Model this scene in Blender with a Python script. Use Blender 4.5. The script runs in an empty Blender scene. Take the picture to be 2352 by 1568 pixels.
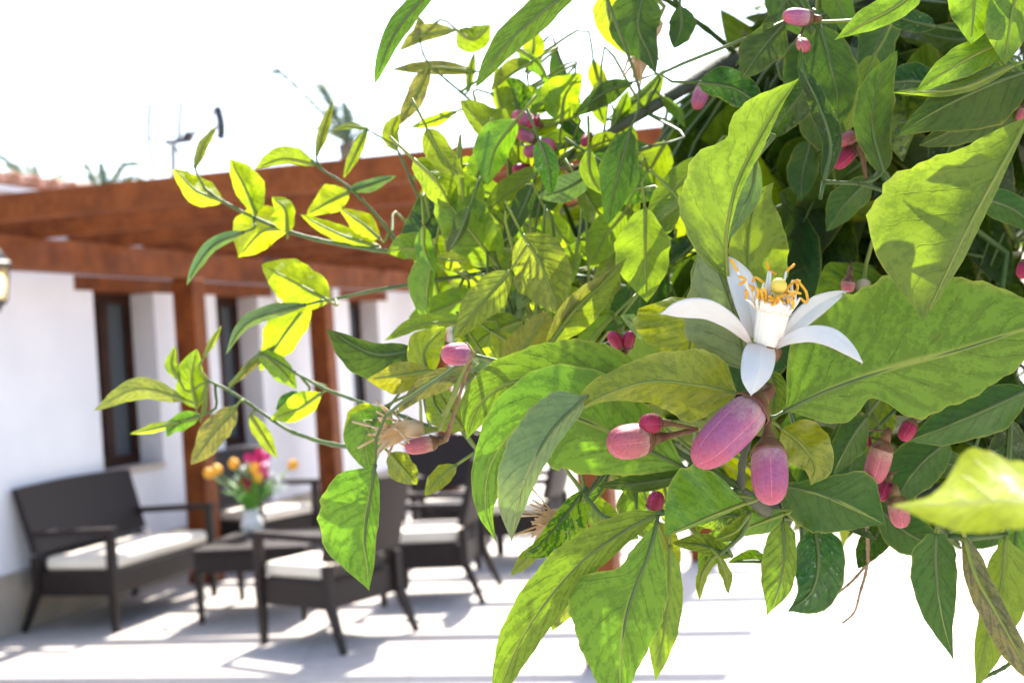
import bpy, bmesh, math, random
import numpy as np
from mathutils import Vector, Matrix, noise
R = math.radians
random.seed(7)
scene = bpy.context.scene
col = scene.collection

# ------------------------------------------------------------------ camera
FPX = 2966.0                      # focal length in units of a 2352 px wide picture
CAMH = 1.55
ROLL, PITCH = R(3.8), R(0.3)
_f = Vector((0, math.cos(PITCH), math.sin(PITCH)))
_u0 = Vector((0, -math.sin(PITCH), math.cos(PITCH)))
_u = _u0 * math.cos(ROLL) + Vector((1, 0, 0)) * math.sin(ROLL)
_r = Vector((1, 0, 0)) * math.cos(ROLL) - _u0 * math.sin(ROLL)
CAM = Vector((0, 0, CAMH))
cd = bpy.data.cameras.new('camera')
cd.sensor_width = 22.2
cd.lens = 28.0
cd.clip_start = 0.01
cd.clip_end = 3000
cd.dof.use_dof = True
cd.dof.focus_distance = 0.302
cd.dof.aperture_fstop = 17.0
cam = bpy.data.objects.new('camera', cd)
cam.matrix_world = Matrix(((_r.x, _u.x, -_f.x, 0), (_r.y, _u.y, -_f.y, 0), (_r.z, _u.z, -_f.z, CAMH), (0, 0, 0, 1)))
col.objects.link(cam)
scene.camera = cam

# ------------------------------------------------------------------ sky, sun, exposure
SUN_EL, SUN_AZ = R(52), R(16)
wd = bpy.data.worlds.new('World')
scene.world = wd
wd.use_nodes = True
nt = wd.node_tree
bg = nt.nodes['Background']
sky = nt.nodes.new('ShaderNodeTexSky')
sky.sky_type = 'NISHITA'
sky.sun_disc = False
sky.sun_elevation = SUN_EL
sky.sun_rotation = SUN_AZ
sky.altitude = 50
sky.air_density = 1.0
sky.dust_density = 2.0
nt.links.new(sky.outputs[0], bg.inputs[0])
bg.inputs[1].default_value = 0.15
sl = bpy.data.lights.new('sun', 'SUN')
sl.energy = 5.0
sl.angle = R(0.5)
sl.color = (1.0, 0.95, 0.87)
sun = bpy.data.objects.new('sun', sl)
sdir = Vector((math.sin(SUN_AZ) * math.cos(SUN_EL), math.cos(SUN_AZ) * math.cos(SUN_EL), math.sin(SUN_EL)))
sun.rotation_euler = (-sdir).to_track_quat('-Z', 'Y').to_euler()
sun.location = (0, 0, 12)
col.objects.link(sun)
scene.view_settings.view_transform = 'Standard'
scene.view_settings.look = 'None'
scene.view_settings.gamma = 1
scene.view_settings.use_curve_mapping = False
scene.view_settings.exposure = 1.55
scene.cycles.use_denoising = True
scene.cycles.max_bounces = 10
scene.cycles.diffuse_bounces = 5
scene.cycles.transmission_bounces = 8
scene.cycles.caustics_reflective = False
scene.cycles.caustics_refractive = False

# ------------------------------------------------------------------ helpers
def ray(px, py):
    return _f + _r * ((px - 1176) / FPX) - _u * ((py - 784) / FPX)
def at(px, py, d):
    return CAM + ray(px, py) * d
def atz(px, py, z=0.0):
    d = ray(px, py)
    return CAM + d * ((z - CAMH) / d.z)

def tag(o, label=None, cat=None, group=None, kind=None):
    if label: o['label'] = label
    if cat: o['category'] = cat
    if group: o['group'] = group
    if kind: o['kind'] = kind
    return o
def empty(name, loc=(0, 0, 0), rz=0.0, parent=None):
    o = bpy.data.objects.new(name, None)
    o.empty_display_size = 0.05
    o.location = loc
    o.rotation_euler = (0, 0, rz)
    col.objects.link(o)
    o.parent = parent
    return o

class MB:
    def __init__(s):
        s.v, s.f, s.m, s.uv = [], [], [], []
    def add(s, vs, fs, mi=0, uvs=None):
        b = len(s.v)
        s.v += [tuple(p) for p in vs]
        for k, f in enumerate(fs):
            s.f.append(tuple(b + i for i in f))
            s.m.append(mi)
            if uvs is None: s.uv += [(0.0, 0.0)] * len(f)
            else: s.uv += [uvs[i] for i in f]
    def box(s, c, size, mat=None, r=0.0, mi=0, seg=2):
        bm = bmesh.new()
        bmesh.ops.create_cube(bm, size=1.0)
        bmesh.ops.scale(bm, vec=size, verts=bm.verts)
        if r > 0:
            bmesh.ops.bevel(bm, geom=bm.edges[:], offset=r, segments=seg, affect='EDGES', profile=0.5)
        M = Matrix.Translation(c) @ (mat.to_4x4() if mat else Matrix())
        bm.verts.index_update()
        s.add([M @ v.co for v in bm.verts], [[v.index for v in f.verts] for f in bm.faces], mi)
        bm.free()
    def bar(s, a, b, wa, ha, wb=None, hb=None, up=(0, 0, 1), mi=0):
        a, b = Vector(a), Vector(b)
        wb = wa if wb is None else wb
        hb = ha if hb is None else hb
        t = (b - a).normalized()
        x = t.cross(Vector(up))
        if x.length < 1e-4: x = t.cross(Vector((0, 1, 0)))
        x.normalize()
        y = x.cross(t)
        vs = []
        for p, w, h in ((a, wa, ha), (b, wb, hb)):
            for sx, sy in ((-1, -1), (1, -1), (1, 1), (-1, 1)):
                vs.append(p + x * (sx * w / 2) + y * (sy * h / 2))
        s.add(vs, [(0, 1, 2, 3), (7, 6, 5, 4), (0, 4, 5, 1), (1, 5, 6, 2), (2, 6, 7, 3), (3, 7, 4, 0)], mi)
    def tube(s, pts, rad, n=6, mi=0, cap=True, uvs=False):
        pts = [Vector(p) for p in pts]
        if not isinstance(rad, (list, tuple)): rad = [rad] * len(pts)
        vs, uv, fs = [], [], []
        prev = None
        for i, p in enumerate(pts):
            t = (pts[min(i + 1, len(pts) - 1)] - pts[max(i - 1, 0)])
            if t.length < 1e-9: t = Vector((0, 0, 1))
            t.normalize()
            if prev is None:
                a = Vector((0, 0, 1)) if abs(t.z) < 0.9 else Vector((1, 0, 0))
                x = t.cross(a).normalized()
            else:
                x = prev - t * prev.dot(t)
                if x.length < 1e-6: x = t.orthogonal()
                x.normalize()
            prev = x
            y = t.cross(x)
            for k in range(n):
                a = 2 * math.pi * k / n
                vs.append(p + (x * math.cos(a) + y * math.sin(a)) * rad[i])
                uv.append((i / (len(pts) - 1), k / n))
        for i in range(len(pts) - 1):
            for k in range(n):
                fs.append((i * n + k, i * n + (k + 1) % n, (i + 1) * n + (k + 1) % n, (i + 1) * n + k))
        if cap:
            fs.append(tuple(range(n - 1, -1, -1)))
            fs.append(tuple((len(pts) - 1) * n + k for k in range(n)))
        s.add(vs, fs, mi, uv)
    def lathe(s, base, axis, prof, n=16, mi=0, mod=None, xref=None):
        """prof: list of (distance along axis, radius)"""
        base, axis = Vector(base), Vector(axis).normalized()
        x = axis.orthogonal().normalized() if xref is None else (Vector(xref) - axis * axis.dot(Vector(xref))).normalized()
        y = axis.cross(x)
        vs, uv, fs = [], [], []
        L = prof[-1][0] - prof[0][0] or 1
        for i, (h, r) in enumerate(prof):
            for k in range(n):
                a = 2 * math.pi * k / n
                rr = r * (mod(a, (h - prof[0][0]) / L) if mod else 1)
                vs.append(base + axis * h + (x * math.cos(a) + y * math.sin(a)) * rr)
                uv.append(((h - prof[0][0]) / L, k / n))
        for i in range(len(prof) - 1):
            for k in range(n):
                fs.append((i * n + k, i * n + (k + 1) % n, (i + 1) * n + (k + 1) % n, (i + 1) * n + k))
        s.add(vs, fs, mi, uv)
    def build(s, name, mats, parent=None, smooth=False):
        me = bpy.data.meshes.new(name)
        me.from_pydata(s.v, [], s.f)
        if not isinstance(mats, (list, tuple)): mats = [mats]
        for m in mats: me.materials.append(m)
        me.polygons.foreach_set('material_index', s.m)
        ul = me.uv_layers.new(name='UVMap')
        ul.data.foreach_set('uv', np.array(s.uv, dtype=np.float32).ravel())
        if smooth: me.polygons.foreach_set('use_smooth', [True] * len(me.polygons))
        me.update()
        o = bpy.data.objects.new(name, me)
        col.objects.link(o)
        if parent: o.parent = parent
        return o

def shared(name, me, parent=None, loc=(0, 0, 0), rot=(0, 0, 0), sc=(1, 1, 1)):
    o = bpy.data.objects.new(name, me)
    o.location, o.rotation_euler, o.scale = loc, rot, sc
    col.objects.link(o)
    o.parent = parent
    return o
def copy_tree(o, parent=None):
    c = o.copy()
    col.objects.link(c)
    c.parent = parent
    for ch in list(o.children): copy_tree(ch, c)
    return c

# ------------------------------------------------------------------ materials
def newmat(name):
    m = bpy.data.materials.new(name)
    m.use_nodes = True
    nt = m.node_tree
    return m, nt, nt.nodes['Principled BSDF'], nt.nodes['Material Output']
class NT:
    """small node-graph helper"""
    def __init__(s, nt): s.nt = nt
    def n(s, t, **kw):
        x = s.nt.nodes.new(t)
        for k, v in kw.items(): setattr(x, k, v)
        return x
    def put(s, sock, v):
        if isinstance(v, bpy.types.NodeSocket): s.nt.links.new(v, sock)
        elif isinstance(v, (tuple, list)) and len(v) == 3 and sock.type == 'RGBA': sock.default_value = (*v, 1)
        else: sock.default_value = v
    def math(s, op, a, b=0.0, c=None, clamp=False):
        x = s.n('ShaderNodeMath', operation=op, use_clamp=clamp)
        s.put(x.inputs[0], a); s.put(x.inputs[1], b)
        if c is not None: s.put(x.inputs[2], c)
        return x.outputs[0]
    def mix(s, f, a, b):
        x = s.n('ShaderNodeMix', data_type='RGBA')
        s.put(x.inputs[0], f); s.put(x.inputs[6], a); s.put(x.inputs[7], b)
        return x.outputs[2]
    def step(s, v, a, b):
        x = s.n('ShaderNodeMapRange', interpolation_type='SMOOTHSTEP')
        s.put(x.inputs[0], v); x.inputs[1].default_value = a; x.inputs[2].default_value = b
        return x.outputs[0]
    def noise(s, vec, scale, detail=3.0, rough=0.55, dims='3D', w=None):
        x = s.n('ShaderNodeTexNoise', noise_dimensions=dims)
        if vec is not None: s.put(x.inputs['Vector'], vec)
        if w is not None: s.put(x.inputs['W'], w)
        x.inputs['Scale'].default_value = scale
        x.inputs['Detail'].default_value = detail
        x.inputs['Roughness'].default_value = rough
        return x.outputs['Fac']
    def bump(s, h, strength=0.3, dist=0.002):
        x = s.n('ShaderNodeBump')
        s.put(x.inputs['Height'], h)
        x.inputs['Strength'].default_value = strength
        x.inputs['Distance'].default_value = dist
        return x.outputs[0]
    def coord(s, which='Object'):
        return s.n('ShaderNodeTexCoord').outputs[which]

def plain(name, c, rough=0.6, c2=None, scale=8.0, bump=0.0, bscale=60.0, spec=0.4, metal=0.0):
    m, nt, bs, out = newmat(name)
    g = NT(nt)
    co = g.coord()
    if c2 is not None:
        f = g.step(g.noise(co, scale, 5), 0.35, 0.65)
        g.put(bs.inputs['Base Color'], g.mix(f, c, c2))
    else:
        bs.inputs['Base Color'].default_value = (*c, 1)
    bs.inputs['Roughness'].default_value = rough
    bs.inputs['Specular IOR Level'].default_value = spec
    bs.inputs['Metallic'].default_value = metal
    if bump:
        g.put(bs.inputs['Normal'], g.bump(g.noise(co, bscale, 4), 0.6, bump))
    return m

def wood_mat(name, c1, c2):
    m, nt, bs, out = newmat(name)
    g = NT(nt)
    uv = g.coord('Object')
    mp = g.n('ShaderNodeMapping')
    mp.inputs['Scale'].default_value = (3.0, 3.0, 3.0)
    g.put(mp.inputs[0], uv)
    n1 = g.noise(mp.outputs[0], 2.0, 6, 0.65)
    n2 = g.noise(uv, 45.0, 3, 0.6)
    f = g.math('ADD', g.math('MULTIPLY', n1, 0.8), g.math('MULTIPLY', n2, 0.35))
    g.put(bs.inputs['Base Color'], g.mix(g.step(f, 0.35, 0.8), c1, c2))
    bs.inputs['Roughness'].default_value = 0.6
    bs.inputs['Specular IOR Level'].default_value = 0.2
    g.put(bs.inputs['Normal'], g.bump(n2, 0.4, 0.003))
    return m

def wicker_mat():
    m, nt, bs, out = newmat('dark_wicker')
    g = NT(nt)
    co = g.coord()
    h = None
    for ax in ('X', 'Y', 'Z'):
        w = g.n('ShaderNodeTexWave', wave_type='BANDS', bands_direction=ax)
        g.put(w.inputs[0], co)
        w.inputs['Scale'].default_value = 38
        h = w.outputs['Fac'] if h is None else g.math('MULTIPLY', h, w.outputs['Fac'])
    n1 = g.noise(co, 30, 2)
    g.put(bs.inputs['Base Color'], g.mix(n1, (0.013, 0.008, 0.007), (0.028, 0.018, 0.016)))
    bs.inputs['Roughness'].default_value = 0.5
    bs.inputs['Specular IOR Level'].default_value = 0.3
    g.put(bs.inputs['Normal'], g.bump(h, 0.7, 0.004))
    return m

def ground_mat():
    m, nt, bs, out = newmat('terrace_paving')
    g = NT(nt)
    co = g.coord()
    n1 = g.noise(co, 0.8, 5)
    n2 = g.noise(co, 14, 5)
    f = g.math('ADD', g.math('MULTIPLY', n1, 0.5), g.math('MULTIPLY', n2, 0.5))
    base = g.mix(g.step(f, 0.3, 0.7), (0.43, 0.385, 0.345), (0.53, 0.49, 0.45))
    br = g.n('ShaderNodeTexBrick')
    br.offset = 0.0
    g.put(br.inputs['Vector'], co)
    br.inputs['Scale'].default_value = 1.0
    br.inputs['Brick Width'].default_value = 0.6
    br.inputs['Row Height'].default_value = 0.6
    br.inputs['Mortar Size'].default_value = 0.006
    br.inputs['Color1'].default_value = (1, 1, 1, 1)
    br.inputs['Color2'].default_value = (0.93, 0.92, 0.9, 1)
    br.inputs['Mortar'].default_value = (0.84, 0.82, 0.8, 1)
    mx = g.n('ShaderNodeMix', data_type='RGBA', blend_type='MULTIPLY')
    mx.inputs[0].default_value = 1.0
    g.put(mx.inputs[6], base); g.put(mx.inputs[7], br.outputs['Color'])
    g.put(bs.inputs['Base Color'], mx.outputs[2])
    bs.inputs['Roughness'].default_value = 0.75
    g.put(bs.inputs['Normal'], g.bump(n2, 0.3, 0.004))
    return m

M = {}
M['ground'] = ground_mat()
M['plaster'] = plain('white_plaster', (0.80, 0.80, 0.82), 0.9, (0.74, 0.74, 0.77), 1.3, 0.004, 40, 0.2)
M['plinth'] = plain('beige_stone_plinth', (0.42, 0.36, 0.29), 0.85, (0.34, 0.29, 0.23), 3.0, 0.006, 25, 0.2)
M['sill'] = plain('pale_stone_sill', (0.6, 0.53, 0.45), 0.7, (0.52, 0.45, 0.38), 4)
M['wood'] = wood_mat('red_brown_wood', (0.10, 0.023, 0.004), (0.25, 0.070, 0.014))
M['darkwood'] = wood_mat('dark_window_wood', (0.020, 0.006, 0.003), (0.045, 0.013, 0.006))
M['tile'] = plain('terracotta_tile', (0.52, 0.27, 0.19), 0.8, (0.62, 0.42, 0.33), 6, 0.003, 40)
M['iron'] = plain('black_iron', (0.02, 0.02, 0.022), 0.45, (0.04, 0.04, 0.045), 12)
M['alu'] = plain('weathered_aluminium', (0.35, 0.36, 0.38), 0.45, (0.25, 0.26, 0.28), 12, metal=0.6)
M['wicker'] = wicker_mat()
M['cushion'] = plain('cream_cushion', (0.82, 0.75, 0.63), 0.9, (0.78, 0.70, 0.58), 5, 0.002, 200, 0.15)
M['tulip'] = plain('orange_petal', (0.85, 0.36, 0.02), 0.5, (0.9, 0.5, 0.05), 30)
M['magenta'] = plain('magenta_petal', (0.62, 0.015, 0.17), 0.5, (0.75, 0.06, 0.3), 30)
M['crimson'] = plain('crimson_petal', (0.32, 0.01, 0.04), 0.5, (0.42, 0.02, 0.08), 30)
M['whitebloom'] = plain('white_small_flower', (0.75, 0.78, 0.72), 0.6)
M['bstem'] = plain('bouquet_stem_green', (0.10, 0.28, 0.03), 0.5, (0.16, 0.36, 0.05), 20)
M['palmgreen'] = plain('palm_frond_green', (0.09, 0.13, 0.06), 0.6, (0.12, 0.16, 0.08), 3)
M['palmtrunk'] = plain('palm_trunk_brown', (0.13, 0.10, 0.07), 0.9, (0.2, 0.15, 0.1), 12, 0.02, 10)
M['hedge'] = plain('garden_leaf_green', (0.10, 0.19, 0.04), 0.6, (0.16, 0.26, 0.06), 2)

def glass_mat(name, c, rough=0.05):
    m, nt, bs, out = newmat(name)
    bs.inputs['Base Color'].default_value = (*c, 1)
    bs.inputs['Roughness'].default_value = rough
    bs.inputs['Transmission Weight'].default_value = 0.9
    bs.inputs['IOR'].default_value = 1.3
    return m
M['pane'] = plain('dark_window_glass', (0.05, 0.065, 0.075), 0.12, spec=0.7)
M['vase'] = plain('vase_frosted_glass', (0.72, 0.70, 0.62), 0.25, (0.8, 0.79, 0.72), 20, spec=0.6)
M['lampglass'] = glass_mat('amber_lamp_glass', (1.0, 0.85, 0.5), 0.35)
m, nt_, bs, out = newmat('lit_bulb')
bs.inputs['Base Color'].default_value = (1, 0.9, 0.7, 1)
bs.inputs['Emission Color'].default_value = (1, 0.80, 0.45, 1)
bs.inputs['Emission Strength'].default_value = 2.5
M['bulb'] = m

# ------------------------------------------------------------------ ground
g_ = MB()
S = 600
g_.add([(-S, -S, 0), (S, -S, 0), (S, S, 0), (-S, S, 0)], [(0, 1, 2, 3)])
tag(g_.build('ground', M['ground']), kind='structure')

# ------------------------------------------------------------------ house
WA = R(18)
WV = Vector((math.sin(WA), math.cos(WA), 0))       # along the wall, away from the terrace front
WN = Vector((math.cos(WA), -math.sin(WA), 0))      # out of the wall
WP = Vector((-3.2695, 7.7203, 0))
def W(s, t, z): return WP + WV * s + WN * t + Vector((0, 0, z))
house = empty('house', W(0, 0, 0))
tag(house, 'white plastered single storey house with tiled eave and beige stone plinth', 'house')
WROT = Matrix((WV, WN, Vector((0, 0, 1)))).transposed()      # columns: along wall, out of wall, up
def hpart(name, mb, mat, parent=None):
    o = mb.build(name, mat)
    o.parent = parent or house
    o.matrix_parent_inverse = house.matrix_basis.inverted()
    return o
def sbox(mb, s0, s1, t0, t1, z0, z1, r=0.0):
    mb.box(W((s0 + s1) / 2, (t0 + t1) / 2, (z0 + z1) / 2), (s1 - s0, t1 - t0, z1 - z0), WROT, r)
ND = 0.20
wins = [(1.28, 2.01, 0.88, 2.14), (2.89, 3.58, 0.88, 2.14), (5.4, 6.1, 0.88, 2.14)]
S0, S1, ZT = -3.0, 8.2, 2.72
mb = MB()
edges = [S0]
for a, b, c, d in wins: edges += [a, b]
edges.append(S1)
for i in range(0, len(edges), 2):
    sbox(mb, edges[i], edges[i + 1], -0.35, 0, 0.37, ZT)
for a, b, c, d in wins:
    sbox(mb, a, b, -0.35, -0.0, 0.37, c - 0.04)
    sbox(mb, a, b, -0.35, -0.0, d + 0.10, ZT)
    sbox(mb, a, b, -0.37, -0.33, c - 0.04, d + 0.10)
sbox(mb, S1 - 0.35, S1, -7, -0.35, 0, ZT)
sbox(mb, S0, S0 + 0.35, -7, -0.35, 0, ZT)
hpart('wall', mb, M['plaster'])
mb = MB()
sbox(mb, S0 - 0.01, S1 + 0.01, -0.36, 0.022, 0, 0.37, 0.006)
hpart('plinth', mb, M['plinth'])
for a, b, c, d in wins:
    mb = MB()
    sbox(mb, a - 0.20, b + 0.26, -0.30, 0.008, d, d + 0.10, 0.004)
    hpart('lintel', mb, M['wood'])
    # window set at the back of the niche
    mb = MB()
    t0, t1 = -ND - 0.05, -ND
    fw = 0.075
    mid = (a + b) / 2
    sbox(mb, a, a + fw, t0, t1, c, d); sbox(mb, b - fw, b, t0, t1, c, d)
    sbox(mb, a + fw, b - fw, t0, t1, c, c + fw); sbox(mb, a + fw, b - fw, t0, t1, d - fw, d)
    sbox(mb, mid - fw * .7, mid + fw * .7, t0, t1 + 0.008, c + fw, d - fw)
    w_ = hpart('window', mb, M['darkwood'])
    for q0, q1 in ((a + fw, mid - fw * .7), (mid + fw * .7, b - fw)):
        mb = MB()
        sbox(mb, q0, q1, t0 + 0.015, t0 + 0.027, c + fw, d - fw)
        p_ = mb.build('pane', M['pane']); p_.parent = w_
    mb = MB()
    sbox(mb, a + 0.002, b - 0.002, -0.32, 0.02, c - 0.04, c, 0.004)
    hpart('sill', mb, M['sill'])
# eave and roof
mb = MB()
sbox(mb, S0 - 0.3, S1 + 0.3, -0.4, 0.16, ZT, ZT + 0.035)
hpart('eave_board', mb, M['plaster'])
SL = R(8)
mb = MB()
ra = [W(S0 - .3, 0.16, ZT + .037), W(S1 + .3, 0.16, ZT + .037), W(S1 + .3, -3.7, ZT + .037 + 3.86 * math.tan(SL)), W(S0 - .3, -3.7, ZT + .037 + 3.86 * math.tan(SL))]
rb = [W(S1 + .3, -7.5, ZT + .037), W(S0 - .3, -7.5, ZT + .037)]
mb.add([*ra, *rb, W(S0 - .3, -3.7, ZT + 0.037), W(S1 + .3, -3.7, ZT + 0.037)], [(0, 1, 2, 3), (3, 2, 4, 5), (0, 3, 5, 6), (1, 7, 4, 2)])
roof = hpart('roof', mb, M['tile'])
mb = MB()
for (r0, r1) in ((0.075, 0.06),):
    vs, fs, n = [], [], 9
    for (y, r) in ((0, r0), (-0.45, r1)):
        for rr in (r, r - 0.014):
            for k in range(n):
                a = math.pi * k / (n - 1)
                vs.append((rr * math.cos(a), y, rr * math.sin(a) * 0.95))
    for k in range(n - 1):
        fs += [(k, k + 1, 2 * n + k + 1, 2 * n + k), (n + k + 1, n + k, 3 * n + k, 3 * n + k + 1), (k + 1, k, n + k, n + k + 1), (2 * n + k, 2 * n + k + 1, 3 * n + k + 1, 3 * n + k)]
    mb.add(vs, fs)
tile0 = mb.build('roof_tile', M['tile'], smooth=True)
tme = tile0.data
bpy.data.objects.remove(tile0)
rmat = Matrix((WV, WN, Vector((0, 0, 1)))).transposed()
for row in range(3):
    for k in range(int((S1 - S0 + .5) / 0.185)):
        s = S0 - .2 + k * 0.185 + random.uniform(-.006, .006)
        up = row * 0.36
        p = W(s, 0.19 - up * math.cos(SL), ZT + 0.05 + up * math.sin(SL) + row * 0.01)
        o = bpy.data.objects.new('roof_tile', tme)
        col.objects.link(o)
        o.parent = roof
        R4 = (rmat @ Matrix.Rotation(-SL, 3, 'X')).to_4x4()
        o.matrix_basis = Matrix.Translation(p) @ R4
# ------------------------------------------------------------------ pergola
perg = empty('pergola', (0.34, 6.28, 0))
tag(perg, 'red brown timber pergola with rafters over the terrace', 'pergola')
PI_ = perg.matrix_basis.inverted()
def ppart(name, mb, mat=None):
    o = mb.build(name, mat or M['wood'])
    o.parent = perg
    o.matrix_parent_inverse = Matrix.Translation(-perg.location)
    return o
TB = 0.36                                   # wall-side beam line, out of the wall
ZB0, ZB1 = 2.21, 2.40
for s in (1.92, 4.05, 6.9):
    mb = MB()
    c = W(s, TB, 0)
    mb.box(c + Vector((0, 0, ZB0 / 2 + 0.02)), (0.17, 0.17, ZB0 - 0.04), WROT, 0.008)
    mb.box(c + Vector((0, 0, 0.03)), (0.19, 0.19, 0.06), WROT, 0.004)
    ppart('post', mb)
mb = MB()
mb.bar(W(-3.0, TB, (ZB0 + ZB1) / 2), W(8.5, TB, (ZB0 + ZB1) / 2), 0.14, ZB1 - ZB0)
ppart('beam', mb)
OP = Vector((0.365, 6.28, 0))
for k in (0, 2.85, 5.7):
    mb = MB()
    c = OP + WV * k
    mb.box(c + Vector((0, 0, ZB0 / 2 + 0.02)), (0.16, 0.16, ZB0 - 0.04), WROT, 0.008)
    mb.box(c + Vector((0, 0, 0.07)), (0.185, 0.185, 0.14), WROT, 0.004)
    ppart('post', mb)
mb = MB()
mb.bar(OP - WV * 0.5 + Vector((0, 0, (ZB0 + ZB1) / 2)), OP + WV * 8.2 + Vector((0, 0, (ZB0 + ZB1) / 2)), 0.14, ZB1 - ZB0)
ppart('beam', mb)
RA = R(13)
RD = Vector((math.cos(RA), -math.sin(RA), 0))
for k in range(10):
    base = Vector((-1.72, 6.66, 0)) + Vector((0.31, 0.95, 0)) * (0.87 * k)
    # from the wall to just past the outer beam
    t0 = ((WP - base).dot(WN)) / RD.dot(WN) + 0.02
    ONn = WN
    t1 = ((OP - base).dot(WN)) / RD.dot(WN) + 0.55
    mb = MB()
    zc = ZB1 + 0.072
    a, b = base + RD * t0, base + RD * t1
    mb.bar(a + Vector((0, 0, zc + 0.0)), b + Vector((0, 0, zc)), 0.062, 0.144)
    ppart('rafter', mb)

# ------------------------------------------------------------------ wall lanterns
def lantern(s, label, t=TB + 0.07):
    p = W(s, t + 0.12, 0)
    o = empty('wall_lantern', (p.x, p.y, 2.0))
    tag(o, label, 'lantern', 'wall lanterns on the pergola beam')
    mb = MB()
    n = 6
    mb.lathe((0, 0, 0.20), (0, 0, 1), [(0, 0.088), (0.012, 0.092), (0.03, 0.07), (0.07, 0.045), (0.10, 0.02), (0.13, 0.012), (0.145, 0.001)], n)
    mb.build('lantern_cap', M['iron'], o)
    mb = MB()
    mb.lathe((0, 0, 0.0), (0, 0, 1), [(-0.06, 0.001), (-0.05, 0.012), (-0.03, 0.016), (-0.01, 0.045), (0.008, 0.05), (0.012, 0.001)], n)
    for k in range(6):
        a = 2 * math.pi * (k) / 6
        mb.bar((0.046 * math.cos(a), 0.046 * math.sin(a), 0), (0.072 * math.cos(a), 0.072 * math.sin(a), 0.205), 0.007, 0.007)
    mb.build('cage', M['iron'], o)
    mb = MB()
    mb.lathe((0, 0, 0.01), (0, 0, 1), [(0, 0.042), (0.19, 0.066)], n)
    mb.build('glass', M['lampglass'], o)
    mb = MB()
    mb.lathe((0, 0, 0.03), (0, 0, 1), [(0, 0.012), (0.02, 0.02), (0.06, 0.03), (0.10, 0.03), (0.125, 0.018), (0.135, 0.001)], 12)
    mb.build('bulb', M['bulb'], o, True)
    mb = MB()
    b = -WN
    mb.tube([(0, 0, 0.33), tuple(b * 0.04 + Vector((0, 0, 0.40))), tuple(b * 0.10 + Vector((0, 0, 0.39))), tuple(b * 0.125 + Vector((0, 0, 0.36)))], 0.008, 6)
    mb.box(b * 0.122 + Vector((0, 0, 0.36)), (0.07, 0.012, 0.13), WROT, 0.003)
    mb.build('bracket', M['iron'], o)
    return o
lantern(-0.34, 'black iron lantern with a glowing bulb on the beam before the blank wall', TB + 0.07)
lantern(3.0, 'black iron lantern on the beam above the second window', TB + 0.07)

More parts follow.
